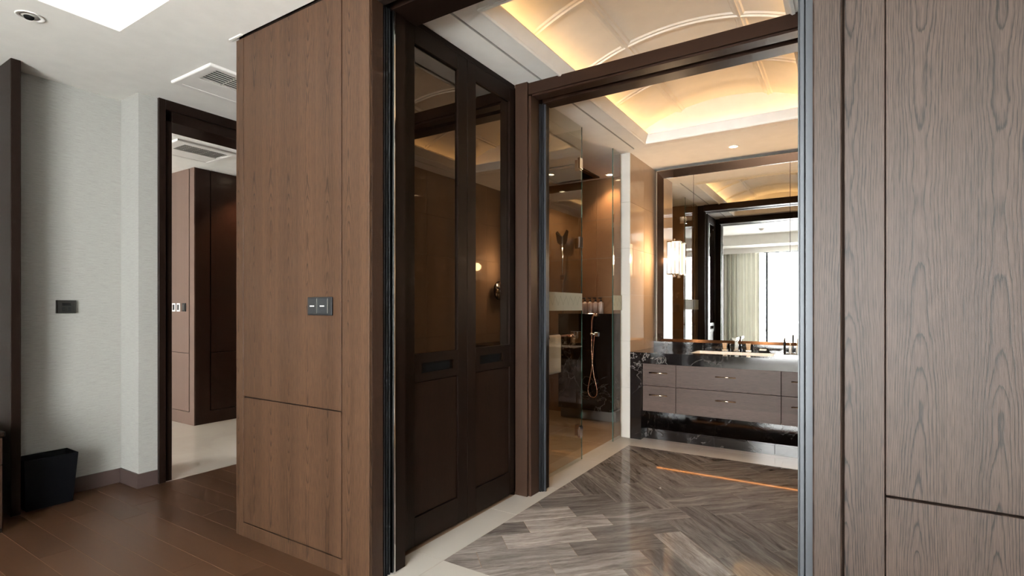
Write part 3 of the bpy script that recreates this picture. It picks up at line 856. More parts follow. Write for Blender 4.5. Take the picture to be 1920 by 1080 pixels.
# ------------------------------------------------------------------ shower
GX = -1.861
def screen(name, y0, y1, label):
    e = empty(name, (GX, (y0 + y1) / 2, 0), label=label, cat='glass panel')
    bx('pane', GX - 0.004, GX + 0.004, y0, y1, 0.003, H - 0.004, M['glass'], e)
    bx('etched_band', GX + 0.0045, GX + 0.0055, y0 + 0.004, y1 - 0.002, 1.232, 1.372, M['band'], e, label='etched band with leaf veins')
    return e
sc1 = screen('shower_screen', 3.268, 4.000, 'clear glass shower panel beside the inner door frame with etched band')
bx('edge', GX - 0.004, GX + 0.004, 4.0002, 4.0016, 0.003, H - 0.004, M['glass_edge'], sc1)
sc2 = screen('shower_screen', 4.684, 4.908, 'narrow clear glass shower panel against the pale marble end')
bx('edge', GX - 0.004, GX + 0.004, 4.6824, 4.6838, 0.003, H - 0.004, M['glass_edge'], sc2)
# the door hangs on the first panel and stands open into the shower
sd = empty('shower_door', (GX - 0.02, 4.004, 0), label='frameless glass shower door standing open into the shower', cat='glass door')
bx('pane', GX - 0.68, GX - 0.012, 4.008, 4.016, 0.010, H - 0.02, M['glass'], sd)
for zc in (0.235, 1.79, 2.44):
    hg = bx('hinge', GX - 0.012, GX + 0.012, 3.945, 4.000, zc - 0.045, zc + 0.045, M['chrome'], sd, 0.002)
    bx('hinge_leaf', GX - 0.065, GX - 0.012, 4.0035, 4.020, zc - 0.045, zc + 0.045, M['chrome'], hg, 0.002)

# black marble shower block
BX0, BX1, BF = -2.82, -2.175, 5.43
e = empty('shower_block', (-2.5, 5.58, 0), label='floating black veined marble block at the back of the shower', cat='marble block')
bx('front_slab', BX0, BX1, BF, BF + 0.02, 0.115, 1.19, M['black'], e, 0.002)
bx('side_slab', BX1 - 0.02, BX1, BF + 0.02, BY - 0.002, 0.115, 1.19, M['black'], e)
bx('side_slab', BX0, BX0 + 0.02, BF + 0.02, BY - 0.002, 0.115, 1.19, M['black'], e)
bx('top_slab', BX0 + 0.02, BX1 - 0.02, BF + 0.02, BY - 0.002, 1.17, 1.19, M['black'], e)
bx('toe_board', BX0, BX1 + 0.03, BF + 0.06, BY - 0.002, 0.0, 0.115, M['toe'], e)
# bottles
bots = ['pump bottle at the glass end of the row on the black block', 'second pump bottle from the glass edge on the black block', 'third pump bottle from the glass edge on the black block', 'pump bottle at the far end of the row on the black block']
for i in range(4):
    x = -2.565 + i * 0.066
    e = empty('pump_bottle', (x, 5.60, 1.19), label='pale ' + bots[i], cat='bottle', group='pump bottles on the shower block')
    MB().lathe((x, 5.60, 1.19), [(0.027, 0), (0.029, 0.006), (0.029, 0.112), (0.026, 0.124), (0.012, 0.130), (0.012, 0.137)], 16).build('body', M['bottle'], e)
    MB().lathe((x, 5.60, 1.327), [(0.013, 0), (0.013, 0.014), (0.005, 0.016), (0.005, 0.032)], 12).build('collar', M['pump'], e)
    MB().box(x - 0.030, x + 0.009, 5.592, 5.608, 1.359, 1.371).build('pump_head', M['pump'], e, 0.002)
# hand shower with hose
e = empty('hand_shower', (-2.385, BF - 0.03, 0.9), label='copper hand shower with looped hose on the black block', cat='hand shower')
x0, yf = -2.385, BF
MB().tube([(x0 + .045, yf - .03, 1.185), (x0 + .035, yf - .045, 1.183), (x0 + .015, yf - .050, 1.16), (x0 + .002, yf - .045, 1.11), (x0 - .002, yf - .04, 1.03), (x0 - .002, yf - .04, 0.955)], [.012, .014, .011, .009, .008, .007], 12).build('handset', M['copper'], e)
MB().lathe((x0 + .045, yf - .028, 1.178), [(0.012, -0.02), (0.027, -0.012), (0.027, 0.004), (0.010, 0.012)], 18, 'Z').build('spray_head', M['nickel'], e)
MB().box(x0 + .022, x0 + .062, yf - .030, yf + .0005, 0.940, 0.985).box(x0 - .016, x0 + .022, yf - .055, yf - .020, 0.955, 0.975).build('wall_bracket', M['chrome'], e, 0.003)
hose = [(x0 - .002, 0.955), (x0 - .003, 0.80), (x0 + .004, 0.66), (x0 + .022, 0.52), (x0 + .052, 0.40), (x0 + .060, 0.33), (x0 + .045, 0.285), (x0 + .010, 0.270), (x0 - .030, 0.290), (x0 - .048, 0.34), (x0 - .038, 0.42), (x0 - .012, 0.54), (x0 + .004, 0.66), (x0 + .014, 0.80), (x0 + .026, 0.945)]
def smooth(pts, n=6):
    out = []
    for i in range(len(pts) - 1):
        p0 = pts[max(i - 1, 0)]; p1 = pts[i]; p2 = pts[i + 1]; p3 = pts[min(i + 2, len(pts) - 1)]
        for k in range(n):
            t = k / n
            out.append(tuple(0.5 * ((2 * b) + (-a + c) * t + (2 * a - 5 * b + 4 * c - d) * t * t + (-a + 3 * b - 3 * c + d) * t ** 3) for a, b, c, d in zip(p0, p1, p2, p3)))
    out.append(tuple(pts[-1])); return out
hp = [(a, yf - 0.04 + 0.010 * (i / len(hose)), b) for i, (a, b) in enumerate(hose)]
MB().tube(smooth(hp), 0.0052, 8).build('hose', M['copper'], e)
e = empty('shower_mixer', (-2.60, BF, 0.93), label='chrome square shower mixer with lever on the black block', cat='shower mixer')
bx('plate', -2.66, -2.53, BF - 0.012, BF, 0.86, 0.99, M['chrome'], e, 0.002)
MB().lathe((-2.595, BF - 0.012, 0.925), [(0.024, 0.0), (0.022, -0.045)], 18, 'Y').build('knob', M['nickel'], e)
MB().box(-2.60, -2.59, BF - 0.060, BF - 0.045, 0.925, 0.985).build('lever', M['chrome'], e, 0.002)
# riser rail on the back wall
e = empty('shower_riser', (-2.90, BY - 0.04, 0.95), label='chrome shower riser rail with butterfly bracket on brown marble wall', cat='shower rail')
MB().tube([(-2.90, BY - 0.045, 0.95), (-2.90, BY - 0.045, 2.12)], 0.010, 12).build('rail', M['chrome'], e)
for zc in (0.99, 1.62):
    bx('wall_bracket', -2.925, -2.875, BY - 0.062, BY, zc - 0.03, zc + 0.03, M['chrome'], e, 0.003)
MB().add([(-2.90, BY - .05, 2.03), (-2.90, BY - .05, 2.10), (-2.96, BY - .06, 2.18), (-2.985, BY - .06, 2.16), (-2.965, BY - .06, 2.04), (-2.93, BY - .055, 2.01),
          (-2.90, BY - .04, 2.03), (-2.90, BY - .04, 2.10), (-2.96, BY - .05, 2.18), (-2.985, BY - .05, 2.16), (-2.965, BY - .05, 2.04), (-2.93, BY - .045, 2.01)],
         [(0, 1, 2, 3, 4, 5), (11, 10, 9, 8, 7, 6)] + [(i, i + 6, (i + 1) % 6 + 6, (i + 1) % 6) for i in range(6)]).build('bracket_wing', M['chrome'], e)
MB().add([(-2.90, BY - .05, 2.03), (-2.90, BY - .05, 2.10), (-2.84, BY - .06, 2.19), (-2.815, BY - .06, 2.17), (-2.835, BY - .06, 2.04), (-2.87, BY - .055, 2.01),
          (-2.90, BY - .04, 2.03), (-2.90, BY - .04, 2.10), (-2.84, BY - .05, 2.19), (-2.815, BY - .05, 2.17), (-2.835, BY - .05, 2.04), (-2.87, BY - .045, 2.01)],
         [(5, 4, 3, 2, 1, 0), (6, 7, 8, 9, 10, 11)] + [((i + 1) % 6, (i + 1) % 6 + 6, i + 6, i) for i in range(6)]).build('bracket_wing', M['chrome'], e)
e = empty('rain_shower', (-2.65, 5.27, H - 0.02), label='large dark bronze rain shower plate in the shower ceiling', cat='rain shower')
bx('plate', -2.95, -2.39, 4.98, 5.62, H - 0.018, H - 0.002, M['bronze'], e, 0.002)
bx('nozzle_field', -2.89, -2.45, 5.04, 5.56, H - 0.020, H - 0.0175, M['blackvoid'], e)
# towel on a bar behind the first panel
e = empty('towel_bar', (GX - 0.05, 3.55, 1.03), label='copper towel bar fixed to the glass panel inside the shower', cat='towel bar')
MB().tube([(GX - 0.055, 3.43, 1.03), (GX - 0.055, 3.86, 1.03)], 0.009, 12).build('bar', M['copper'], e)
for y_ in (3.44, 3.85):
    MB().tube([(GX - 0.0045, y_, 1.03), (GX - 0.055, y_, 1.03)], [0.014, 0.008], 12).build('post', M['copper'], e)
m = MB(); vs = []; fs = []
n1, n2 = 14, 18
path = [(GX - 0.055 + 0.014 * math.cos(math.pi * t), 1.03 + 0.012 * math.sin(math.pi * t)) for t in [k / 6 for k in range(7)]]
prof = [(GX - 0.039, 0.75 + 0.28 * k / 6) for k in range(6)] + path + [(GX - 0.072, 1.03 - 0.22 * k / 6) for k in range(1, 7)]
for j, (px_, pz_) in enumerate(prof):
    for i in range(n1):
        y_ = 3.43 + 0.27 * i / (n1 - 1)
        vs.append((px_ + 0.003 * math.sin(i * 1.3) * (1.05 - pz_) * 3, y_, pz_))
for j in range(len(prof) - 1):
    for i in range(n1 - 1):
        a = j * n1 + i
        fs.append((a, a + 1, a + 1 + n1, a + n1))
tw = m.add(vs, fs, True).build('hand_towel', M['towel'], None, label='cream hand towel folded over the copper bar in the shower', cat='towel')
sm = tw.modifiers.new('thick', 'SOLIDIFY'); sm.thickness = 0.006; sm.offset = 0

# ------------------------------------------------------------------ vanity
VF, VTOP = 4.908, 0.83
VXL, VXR = -1.774, -0.042
ct = empty('vanity_counter', (CX, 5.3, 0), label='black veined marble vanity counter with waterfall ends below the mirror', cat='counter')
m = MB()
SXA, SXB, SYA, SYB = -1.265, -0.560, 5.09, 5.47
for x0, x1, y0, y1 in ((VXL, SXA, VF, BY - .002), (SXB, VXR, VF, BY - .002), (SXA, SXB, VF, SYA), (SXA, SXB, SYB, BY - .002)):
    m.box(x0, x1, y0, y1, VTOP - 0.02, VTOP)
m.build('top', M['black'], ct)
bx('apron', VXL, VXR, VF, VF + 0.02, 0.727, VTOP - 0.0205, M['black'], ct)
bx('leg_panel', VXL, -1.668, VF, BY - .002, 0.0, 0.7265, M['black'], ct)
bx('leg_panel', -0.148, VXR, VF, BY - .002, 0.0, 0.7265, M['black'], ct)
bx('upstand', VXL, VXR, BY - 0.10, BY - 0.002, VTOP, 0.895, M['black'], ct)
bx('back_panel', -1.668, -0.148, BY - 0.03, BY - 0.002, 0.098, 0.7265, M['black'], ct)
for i, (a, b) in enumerate(((-1.668, -1.02), (-1.02, -0.53), (-0.53, -0.148))):
    bx('plinth_slab', a + .0008, b - .0008, 5.000, BY - .002, 0.0, 0.098, M['black'], ct, 0.001)
vu = empty('vanity_cabinet', (CX, 5.3, 0.27), label='grey-brown oak drawer unit hung under the black marble counter', cat='drawer unit')
bx('carcass', -1.664, -0.152, 4.985, 5.69, 0.275, 0.672, M['groove'], vu)
cols = ((-1.664, -1.352), (-1.348, -0.478), (-0.474, -0.152))
for a, b in cols:
    for z0, z1, dz in ((0.517, 0.724, 0.6), (0.272, 0.513, 0.66)):
        dr = bx('drawer', a, b, 4.950, 4.984, z0, z1, M['drawer'], vu, 0.0015)
        c_ = (a + b) / 2
        zc = z0 + (z1 - z0) * dz
        L_ = 0.085
        MB().tube([(c_ - L_, 4.925, zc), (c_ + L_, 4.925, zc)], 0.006, 8).tube([(c_ - L_ + .015, 4.950, zc), (c_ - L_ + .015, 4.925, zc)], 0.005, 8).tube([(c_ + L_ - .015, 4.950, zc), (c_ + L_ - .015, 4.925, zc)], 0.005, 8).build('handle', M['nickel'], dr, label='brushed nickel bar handle')
bx('under_cabinet_strip', -1.55, -0.25, 5.012, 5.022, 0.2685, 0.2745, M['led_niche'], label='warm light strip under the vanity drawers', cat='light strip')
# basin
e = empty('basin', ((SXA + SXB) / 2, 5.28, 0.66), label='white rectangular undermount basin in the black counter', cat='basin')
m = MB()
t_ = 0.012
m.hexa([(SXA + .03, SYA + .03, .68), (SXB - .03, SYA + .03, .68), (SXB - .03, SYB - .03, .68), (SXA + .03, SYB - .03, .68)],
       [(SXA + .04, SYA + .04, .692), (SXB - .04, SYA + .04, .692), (SXB - .04, SYB - .04, .692), (SXA + .04, SYB - .04, .692)])
for (xa, ya), (xb, yb), (nx, ny) in (((SXA, SYA), (SXB, SYA), (0, 1)), ((SXB, SYA), (SXB, SYB), (-1, 0)), ((SXB, SYB), (SXA, SYB), (0, -1)), ((SXA, SYB), (SXA, SYA), (1, 0))):
    def P(x, y, z, i): return (x + nx * i, y + ny * i, z)
    m.add([P(xa, ya, VTOP - .003, .001), P(xb, yb, VTOP - .003, .001), P(xb, yb, VTOP - .003, .013), P(xa, ya, VTOP - .003, .013),
           P(xa, ya, .68, .025), P(xb, yb, .68, .025), P(xb, yb, .68, .037), P(xa, ya, .68, .037)],
          [(0, 1, 2, 3), (7, 6, 5, 4), (0, 4, 5, 1), (3, 2, 6, 7), (0, 3, 7, 4), (1, 5, 6, 2)])
m.build('bowl', M['white'], e)
MB().lathe(((SXA + SXB) / 2, 5.28, .692), [(0.022, 0), (0.022, 0.004), (0.015, 0.006)], 16).build('drain', M['chrome'], e)
# faucet set
e = empty('basin_faucet', (-0.925, 5.57, VTOP), label='chrome three-piece basin faucet with square spout on the counter', cat='faucet')
fx, fy = -0.925, 5.56
MB().box(fx - .024, fx + .024, fy - .022, fy + .022, VTOP, VTOP + .012).box(fx - .017, fx + .017, fy - .016, fy + .016, VTOP + .012, VTOP + .115).box(fx - .021, fx + .021, fy - .13, fy + .02, VTOP + .115, VTOP + .138).box(fx - .012, fx + .012, fy - .128, fy - .105, VTOP + .105, VTOP + .115).build('spout', M['chrome'], e, 0.002)
for s_ in (-1, 1):
    hx = fx + s_ * 0.108
    m = MB().box(hx - .024, hx + .024, fy - .022, fy + .022, VTOP, VTOP + .014)
    m.hexa([(hx - .016, fy - .016, VTOP + .014), (hx + .016, fy - .016, VTOP + .014), (hx + .016, fy + .016, VTOP + .014), (hx - .016, fy + .016, VTOP + .014)],
           [(hx - .023, fy - .022, VTOP + .078), (hx + .023, fy - .022, VTOP + .078), (hx + .023, fy + .022, VTOP + .078), (hx - .023, fy + .022, VTOP + .078)])
    m.build('tap_handle', M['nickel'], e, 0.0015)
# soap on a dish, tray and caddy
e = empty('soap_dish', (-0.69, 5.56, VTOP), label='dark oval soap dish beside the basin faucet', cat='soap dish')
MB().lathe((-0.69, 5.56, VTOP), [(0.034, 0), (0.040, 0.004), (0.055, 0.016), (0.052, 0.016), (0.036, 0.006)], 24).build('dish', M['pump'], e)
MB().box(-0.722, -0.658, 5.54, 5.58, VTOP + .012, VTOP + .030).build('soap_bar', M['soap'], None, 0.006, label='white soap bar on the dark dish by the faucet', cat='soap', seg=2)
e = empty('vanity_tray', (-0.42, 5.25, VTOP), label='shallow glossy tray on the counter beside the basin', cat='tray')
bx('bottom', -0.535, -0.30, 5.14, 5.36, VTOP, VTOP + 0.006, M['white'], e)
MB().box(-0.545, -0.535, 5.13, 5.37, VTOP, VTOP + .016).box(-0.30, -0.29, 5.13, 5.37, VTOP, VTOP + .016).box(-0.535, -0.30, 5.13, 5.14, VTOP, VTOP + .016).box(-0.535, -0.30, 5.36, 5.37, VTOP, VTOP + .016).build('rim', M['chrome'], e)
e = empty('toiletry_stand', (-0.40, 5.22, VTOP + .006), label='dark wire stand with two tall arches on the vanity tray', cat='stand')
for dx in (-0.075, 0.055):
    xx = -0.40 + dx
    pts = [(xx, 5.18, VTOP + .012)] + [(xx + 0.0, 5.225 - 0.045 * math.cos(math.pi * k / 8), VTOP + (.11 if dx < 0 else .15) + 0.045 * math.sin(math.pi * k / 8)) for k in range(9)] + [(xx, 5.27, VTOP + .012)]
    MB().tube(pts, 0.005, 8).build('arch', M['black_metal'], e)
bx('base', -0.485, -0.335, 5.17, 5.28, VTOP + .006, VTOP + .014, M['black_metal'], e, 0.001)
for i, xx in enumerate((-0.43, -0.375)):
    e2 = empty('toiletry_tube', (xx, 5.225, VTOP + .014), label=['slim pale tube in the wire stand nearer the faucet', 'slim pale tube in the wire stand under the taller arch'][i], cat='tube', group='tubes in the wire stand')
    MB().lathe((xx, 5.225, VTOP + .014), [(0.012, 0), (0.012, 0.075), (0.008, 0.08)], 12).build('body', M['soap'], e2)
    MB().lathe((xx, 5.225, VTOP + .094), [(0.009, 0), (0.009, 0.022)], 12).build('cap', M['nickel'], e2)

# mirror
MY = 5.64
mr = empty('vanity_mirror', (CX - .008, MY, 0.897), label='large bronze-framed mirror in three panels above the vanity', cat='mirror')
MX0, MX1, MZ0, MZ1 = -1.728, -0.088, 0.897, 2.712
bx('backing', MX0, MX1, MY + 0.006, BY - 0.002, MZ0, MZ1, M['groove'], mr)
fw_ = 0.060
ed = [MX0 + fw_, -1.356, -0.466, MX1 - fw_]
for a, b in zip(ed[:-1], ed[1:]):
    bx('mirror_panel', a + 0.0018, b - 0.0018, MY, MY + 0.005, MZ0 + 0.030, MZ1 - 0.078, M['mirror'], mr)
def fr(x0, x1, z0, z1, name):   # raking frame member: outer edge proud, sloping in to the glass
    pass
m = MB()
o_ = [(MX0, MZ0), (MX1, MZ0), (MX1, MZ1), (MX0, MZ1)]
i_ = [(MX0 + fw_, MZ0 + .030), (MX1 - fw_, MZ0 + .030), (MX1 - fw_, MZ1 - .078), (MX0 + fw_, MZ1 - .078)]
names = ('frame_bottom', 'frame_side', 'frame_top', 'frame_side')
for k in range(4):
    a, b = k, (k + 1) % 4
    vs = [(o_[a][0], MY - .030, o_[a][1]), (o_[b][0], MY - .030, o_[b][1]), (i_[b][0], MY - .006, i_[b][1]), (i_[a][0], MY - .006, i_[a][1]),
          (o_[a][0], MY + .006, o_[a][1]), (o_[b][0], MY + .006, o_[b][1]), (i_[b][0], MY + .006, i_[b][1]), (i_[a][0], MY + .006, i_[a][1])]
    MB().add(vs, [(0, 1, 2, 3), (7, 6, 5, 4), (0, 4, 5, 1), (3, 2, 6, 7), (0, 3, 7, 4), (1, 5, 6, 2)]).build(names[k], M['bronze'], mr)
# sconces on the outer mirror panels
for i, sx_ in enumerate((-1.530, -0.292)):
    sy_ = 5.555
    e = empty('wall_sconce', (sx_, MY, 1.58), label=['lit glass wall sconce on the mirror panel beside the marble wall', 'lit glass wall sconce on the mirror panel hidden by the sliding door edge'][i], cat='sconce', group='wall sconces on the vanity mirror')
    bx('back_plate', sx_ - .03, sx_ + .03, MY - .010, MY, 1.66, 1.89, M['nickel'], e, 0.002)
    m = MB()
    x0, x1, y0, y1 = sx_ - .058, sx_ + .058, sy_ - .040, sy_ + .040
    t_ = .004
    for b_ in ((x0, x1, y0, y0 + t_), (x0, x1, y1 - t_, y1), (x0, x0 + t_, y0 + t_, y1 - t_), (x1 - t_, x1, y0 + t_, y1 - t_)):
        m.box(*b_, 1.612, 1.935)
    m.build('glass_shade', M['shade'], e)
    for z_, nm in ((1.598, 'bottom_cap'), (1.935, 'top_cap')):
        MB().box(x0 - .008, x1 + .008, y0 - .008, y1 + .008, z_, z_ + .014).build(nm, M['nickel'], e, 0.002)
    MB().lathe((sx_, sy_, 1.572), [(0.008, 0), (0.016, 0.008), (0.010, 0.018), (0.022, 0.026)], 16).build('finial', M['nickel'], e)
    MB().lathe((sx_, sy_, 1.949), [(0.022, 0), (0.010, 0.008), (0.014, 0.016), (0.006, 0.024)], 16).build('finial', M['nickel'], e)
    for xx in (x0 - .004, x1 + .004, sx_ - .018, sx_ + .018):
        MB().tube([(xx, y0 - .006, 1.60), (xx, y0 - .006, 1.945)], 0.0035, 8).build('rod', M['bronze'], e)
    for z_ in (1.64, 1.89):
        MB().box(sx_ - .008, sx_ + .008, y1, MY - .010, z_ - .008, z_ + .008).build('arm', M['nickel'], e)
    l = bpy.data.lights.new('sconce_bulb_light', 'POINT'); l.energy = P_SCONCE * 0.9; l.color = WARM; l.shadow_soft_size = 0.05
    lo = bpy.data.objects.new('sconce_bulb_light', l); COL.objects.link(lo); lo.parent = e
    lo.location = (0, sy_ - 0.075 - MY, 1.78 - 1.58)
# magnifying mirror on the other marble wall
e = empty('magnifying_mirror', (-0.04, 5.52, 1.45), label='round magnifying mirror on a swing arm at the vanity side wall', cat='mirror')
MB().lathe((-0.115, 5.50, 1.47), [(0.112, -0.008), (0.118, -0.004), (0.118, 0.006), (0.110, 0.010)], 36, 'X').build('rim', M['bronze'], e)
MB().lathe((-0.1235, 5.50, 1.47), [(0.104, -0.001), (0.104, 0.0005)], 36, 'X').build('mirror_glass', M['mirror'], e)
MB().tube([(-0.042, 5.60, 1.42), (-0.075, 5.60, 1.42), (-0.105, 5.52, 1.44), (-0.105, 5.50, 1.46)], 0.007, 10).build('arm', M['chrome'], e)
MB().lathe((-0.041, 5.60, 1.42), [(0.028, 0.0), (0.024, -0.012)], 18, 'X').build('wall_plate', M['chrome'], e)

# ------------------------------------------------------------------ downlights
def downlight(x, y, label, power, lamp=True, col=WARM, z=H, spot=1.9):
    e = empty('downlight', (x, y, z - 0.006), label=label, cat='downlight', group='recessed ceiling downlights')
    MB().lathe((x, y, z - 0.006), [(0.048, 0.0), (0.050, 0.003), (0.046, 0.0055), (0.036, 0.0055), (0.036, 0.0), (0.048, 0.0)], 28, caps=False).build('trim_ring', M['paint_white'], e)
    MB().lathe((x, y, z - 0.003), [(0.035, -0.0), (0.035, 0.002)], 24).build('lens', M['lamp_warm'] if lamp else M['grille'], e)
    if lamp:
        l = bpy.data.lights.new('downlight_lamp', 'SPOT'); l.energy = power; l.color = col
        l.spot_size = spot; l.spot_blend = 0.7; l.shadow_soft_size = 0.03
        lo = bpy.data.objects.new('downlight_lamp', l); COL.objects.link(lo); lo.parent = e; lo.location = (0, 0, -0.012)
    return e
downlight(-0.900, 5.24, 'lit downlight above the vanity basin', P_DOWN)
downlight(-2.262, 5.60, 'lit downlight over the shower bottles', P_DOWN * 0.6)
downlight(-3.10, 5.40, 'lit downlight deep in the shower seen through the glass', P_DOWN * 0.6)
downlight(-5.62, 3.42, 'small lit downlight beside the corridor panelling', P_DOWN * 0.9, spot=1.6)
e = empty('ceiling_spotlight', (-3.543, 0.966, H), label='unlit adjustable spotlight in the bedroom ceiling corner', cat='spotlight')
MB().lathe((-3.543, 0.966, H - .006), [(0.056, 0.0), (0.060, 0.003), (0.056, 0.0055), (0.040, 0.0055), (0.040, 0.0), (0.056, 0.0)], 28, caps=False).build('trim_ring', M['paint_white'], e)
MB().lathe((-3.543, 0.966, H - .004), [(0.038, 0.0), (0.038, 0.003)], 24).build('recess', M['grille'], e)
MB().lathe((-3.548, 0.962, H - .016), [(0.016, 0.0), (0.020, 0.004), (0.022, 0.012)], 20).build('lamp_head', M['blackvoid'], e)
e = empty('smoke_detector', (-1.60, -1.39, TZ), label='white round smoke detector on the tray ceiling seen in the mirror', cat='smoke detector')
MB().lathe((-1.60, -1.39, TZ - .012), [(0.058, 0.0), (0.060, 0.012)], 28).build('base', M['paint_white'], e)
MB().lathe((-1.60, -1.39, TZ - .045), [(0.030, 0.0), (0.036, 0.010), (0.050, 0.024), (0.052, 0.033)], 28).build('head', M['paint_white'], e)

# ------------------------------------------------------------------ ceiling air diffusers
def diffuser(x0, x1, y0, y1, label, gx, gy, n, flip=1):
    """white frame dropped from the ceiling; slatted grille along one side, blank plate on the other"""
    e = empty('air_diffuser', ((x0 + x1) / 2, (y0 + y1) / 2, H), label=label, cat='air vent', group='ceiling air diffusers')
    f_ = 0.045
    m = MB()
    prof = [(0.0, H - .001), (0.0, H - .014), (0.006, H - .018), (f_, H - .018), (f_, H - .001)]
    rect_loft(m, prof, x0, x1, y0, y1)
    m.build('frame', M['paint_white'], e)
    bx('blank_plate', x0 + f_, gx[0], y0 + f_, y1 - f_, H - .016, H - .004, M['paint_white'], e, 0.001)
    bx('grille_back', gx[0], gx[1], gy[0], gy[1], H - .004, H - .001, M['blackvoid'], e)
    MB().box(gx[0], gx[1], y0 + f_, gy[0], H - .016, H - .004).box(gx[0], gx[1], gy[1], y1 - f_, H - .016, H - .004).box(gx[1], x1 - f_, y0 + f_, y1 - f_, H - .016, H - .004).build('border', M['paint_white'], e)
    st = (gx[1] - gx[0]) / n
    for i in range(n + 1):
        bx('slat', gx[0] + i * st - .005, gx[0] + i * st + .005, gy[0], gy[1], H - .015, H - .012, M['grille'], e)
    for k in range(1, 5):
        yy = gy[0] + (gy[1] - gy[0]) * k / 5
        bx('grille_bar', gx[0], gx[1], yy - .003, yy + .003, H - .010, H - .008, M['grille'], e)
diffuser(-3.765, -3.285, 1.738, 2.60, 'white ceiling air diffuser over the passage before the corridor door', (-3.54, -3.33), (1.80, 2.50), 7)
diffuser(-5.56, -5.00, 2.36, 3.05 - .13, 'white ceiling air diffuser in the corridor beyond the door', (-5.30, -5.08), (2.46, 2.86), 7)

# ------------------------------------------------------------------ bedroom things
e = empty('light_switch', (-2.146, WY, 1.215), label='grey two-gang light switch on the panelled wall', cat='switch')
bx('plate', -2.236, -2.058, WY - 0.010, WY, 1.216, 1.304, M['switch'], e, 0.002)
for a, b in ((-2.229, -2.162), (-2.158, -2.084)):
    k_ = bx('rocker', a, b, WY - 0.014, WY - 0.010, 1.224, 1.296, M['switch_key'], e, 0.001)
    c_ = (a + b) / 2
    bx('mark', c_ - .016, c_ + .016, WY - 0.0148, WY - 0.014, 1.2575, 1.2635, M['mark'], k_)
    if a > -2.2:
        bx('mark', c_ - .006, c_ + .006, WY - 0.0146, WY - 0.014, 1.284, 1.287, M['switch'], k_)
        bx('mark', c_ - .006, c_ + .006, WY - 0.0146, WY - 0.014, 1.233, 1.236, M['switch'], k_)
for xx in (-2.160, -2.081):
    bx('bright_divider', xx - .0022, xx + .0022, WY - 0.0145, WY - 0.010, 1.226, 1.297, M['chrome'], e)
e = empty('thermostat', (XL, 1.389, 1.215), label='dark thermostat panel on the grey wallpapered wall', cat='thermostat')
bx('body', XL, XL + 0.018, 1.336, 1.442, 1.216, 1.304, M['thermo'], e, 0.002)
bx('display', XL + 0.018, XL + 0.0188, 1.366, 1.412, 1.268, 1.284, M['screen'], e)
for y_ in (1.373, 1.404):
    for z_ in (1.236, 1.252):
        bx('button', XL + 0.018, XL + 0.0195, y_ - .008, y_ + .008, z_ - .005, z_ + .005, M['switch'], e)
bx('edge_strip', XL + 0.016, XL + 0.0192, 1.3365, 1.3395, 1.218, 1.302, M['chrome'], e)
for i, xx in enumerate((-6.285, -6.185, -6.07)):
    e = empty('wall_switch', (xx, 2.935, 1.22), label=['black switch on the corridor panelling next to the door jamb', 'middle black switch on the corridor panelling', 'black switch on the corridor panelling nearest the groove'][i], cat='switch', group='switches on the corridor panelling')
    bx('plate', xx - .035, xx + .035, 2.926, 2.935, 1.215, 1.305, M['paint_white'] if i < 2 else M['switch'], e, 0.002)
    bx('rocker', xx - .018, xx + .018, 2.922, 2.926, 1.23, 1.29, M['pump'], e, 0.001)
# waste bin
m = MB()
B0 = [(-4.395, 1.140), (-4.250, 1.140), (-4.250, 1.372), (-4.395, 1.372)]
B1 = [(-4.408, 1.122), (-4.222, 1.122), (-4.222, 1.392), (-4.408, 1.392)]
zt = 0.318
tb = 0.008
Cn = (-4.32, 1.256)
def shr(p, d): return (p[0] + (d if p[0] < Cn[0] else -d), p[1] + (d if p[1] < Cn[1] else -d))
vs = [(x, y, 0.0) for x, y in B0] + [(x, y, zt) for x, y in B1] + [(*shr(p, tb), zt) for p in B1] + [(*shr(p, tb), 0.012) for p in B0]
fs = [(3, 2, 1, 0)]
for k in range(4):
    j = (k + 1) % 4
    fs += [(k, j, 4 + j, 4 + k), (4 + k, 4 + j, 8 + j, 8 + k), (8 + k, 8 + j, 12 + j, 12 + k)]
fs.append((12, 13, 14, 15))
e = empty('waste_bin', (-4.32, 1.256, 0), label='tapered black waste bin on the floor against the wallpapered wall', cat='waste bin')
m.add(vs, fs).build('body', M['navy'], e, 0.002)
rect = [shr(p, 0.0) for p in B1]
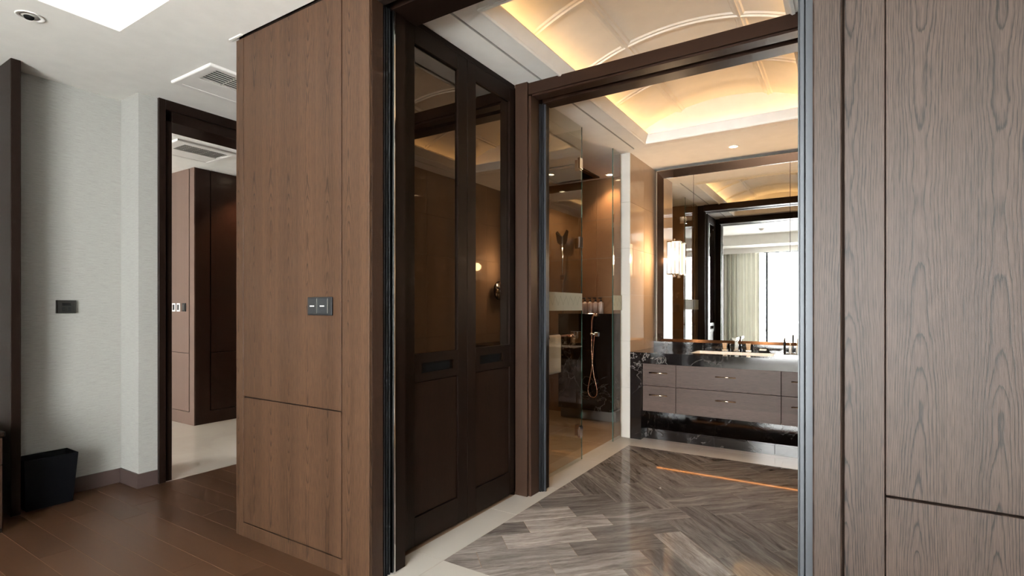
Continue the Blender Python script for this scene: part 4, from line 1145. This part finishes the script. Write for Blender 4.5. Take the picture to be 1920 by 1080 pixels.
# console at the picture edge
e = empty('console_cabinet', (-4.19, -0.2, 0), label='low brown console cabinet at the left edge of the bedroom', cat='cabinet')
bx('top', XL + .003, -3.955, -1.4, 0.975, 0.535, 0.565, M['dark_oak_y'], e, 0.006)
bx('body', XL + .003, -3.985, -1.39, 0.965, 0.0, 0.535, M['groove'], e)
for i in range(3):
    a = -1.39 + i * 0.785
    for z0, z1 in ((0.385, 0.532), (0.03, 0.379)):
        bx('drawer', -3.985, -3.962, a + .003, a + .782, z0, z1, M['veneer_jamb'], e, 0.002)
e = empty('bounce_rug', (-0.1, -1.75, 0), label='unseen pale rug added behind the camera to bounce daylight onto the ceiling', cat='rug')  # added out of view as a bounce surface for the bedroom ceiling
bx('pile', -3.0, 2.8, -2.95, -0.55, 0.0, 0.012, M['rug'], e, 0.004)
bx('binding', -3.02, 2.82, -2.97, -0.53, 0.0, 0.008, M['soap'], e)
# curtains in front of the window
def curtain(name, x0, x1, y, amp, n, mat, label, cat):
    m = MB(); vs = []; fs = []
    N_ = n * 10
    rows = [(0.02, 1.15), (0.9, 1.0), (2.0, 0.85), (2.74, 0.6)]
    for z_, s_ in rows:
        for i in range(N_ + 1):
            t = i / N_
            ph = 2 * math.pi * n * t + 0.6 * math.sin(5.1 * t * n / 3)
            vs.append((x0 + (x1 - x0) * t + 0.012 * math.sin(ph * 2), y + amp * s_ * math.sin(ph), z_))
    for r in range(len(rows) - 1):
        for i in range(N_):
            a = r * (N_ + 1) + i
            fs.append((a, a + 1, a + N_ + 2, a + N_ + 1))
    o = m.add(vs, fs, True).build(name, mat, None, label=label, cat=cat)
    return o
curtain('curtain', -2.95, -1.86, -3.05, 0.045, 9, M['curtain'], 'grey-green pleated curtain beside the bright window seen in the mirror', 'curtain')
curtain('sheer_curtain', -1.93, -1.775, -3.14, 0.02, 3, M['sheer'], 'white sheer curtain gathered at the window edge seen in the mirror', 'curtain')
e = empty('curtain_pelmet', (-0.9, -2.95, 2.618), label='white curtain pelmet along the ceiling above the window', cat='pelmet')
bx('front_board', -3.1, 1.6, -2.97, -2.945, 2.618, H, M['paint_white'], e)
bx('end_board', -3.1, -3.075, -3.198, -2.97, 2.618, H, M['paint_white'], e)
bx('end_board', 1.575, 1.6, -3.198, -2.97, 2.618, H, M['paint_white'], e)
bpy.context.view_layer.update()
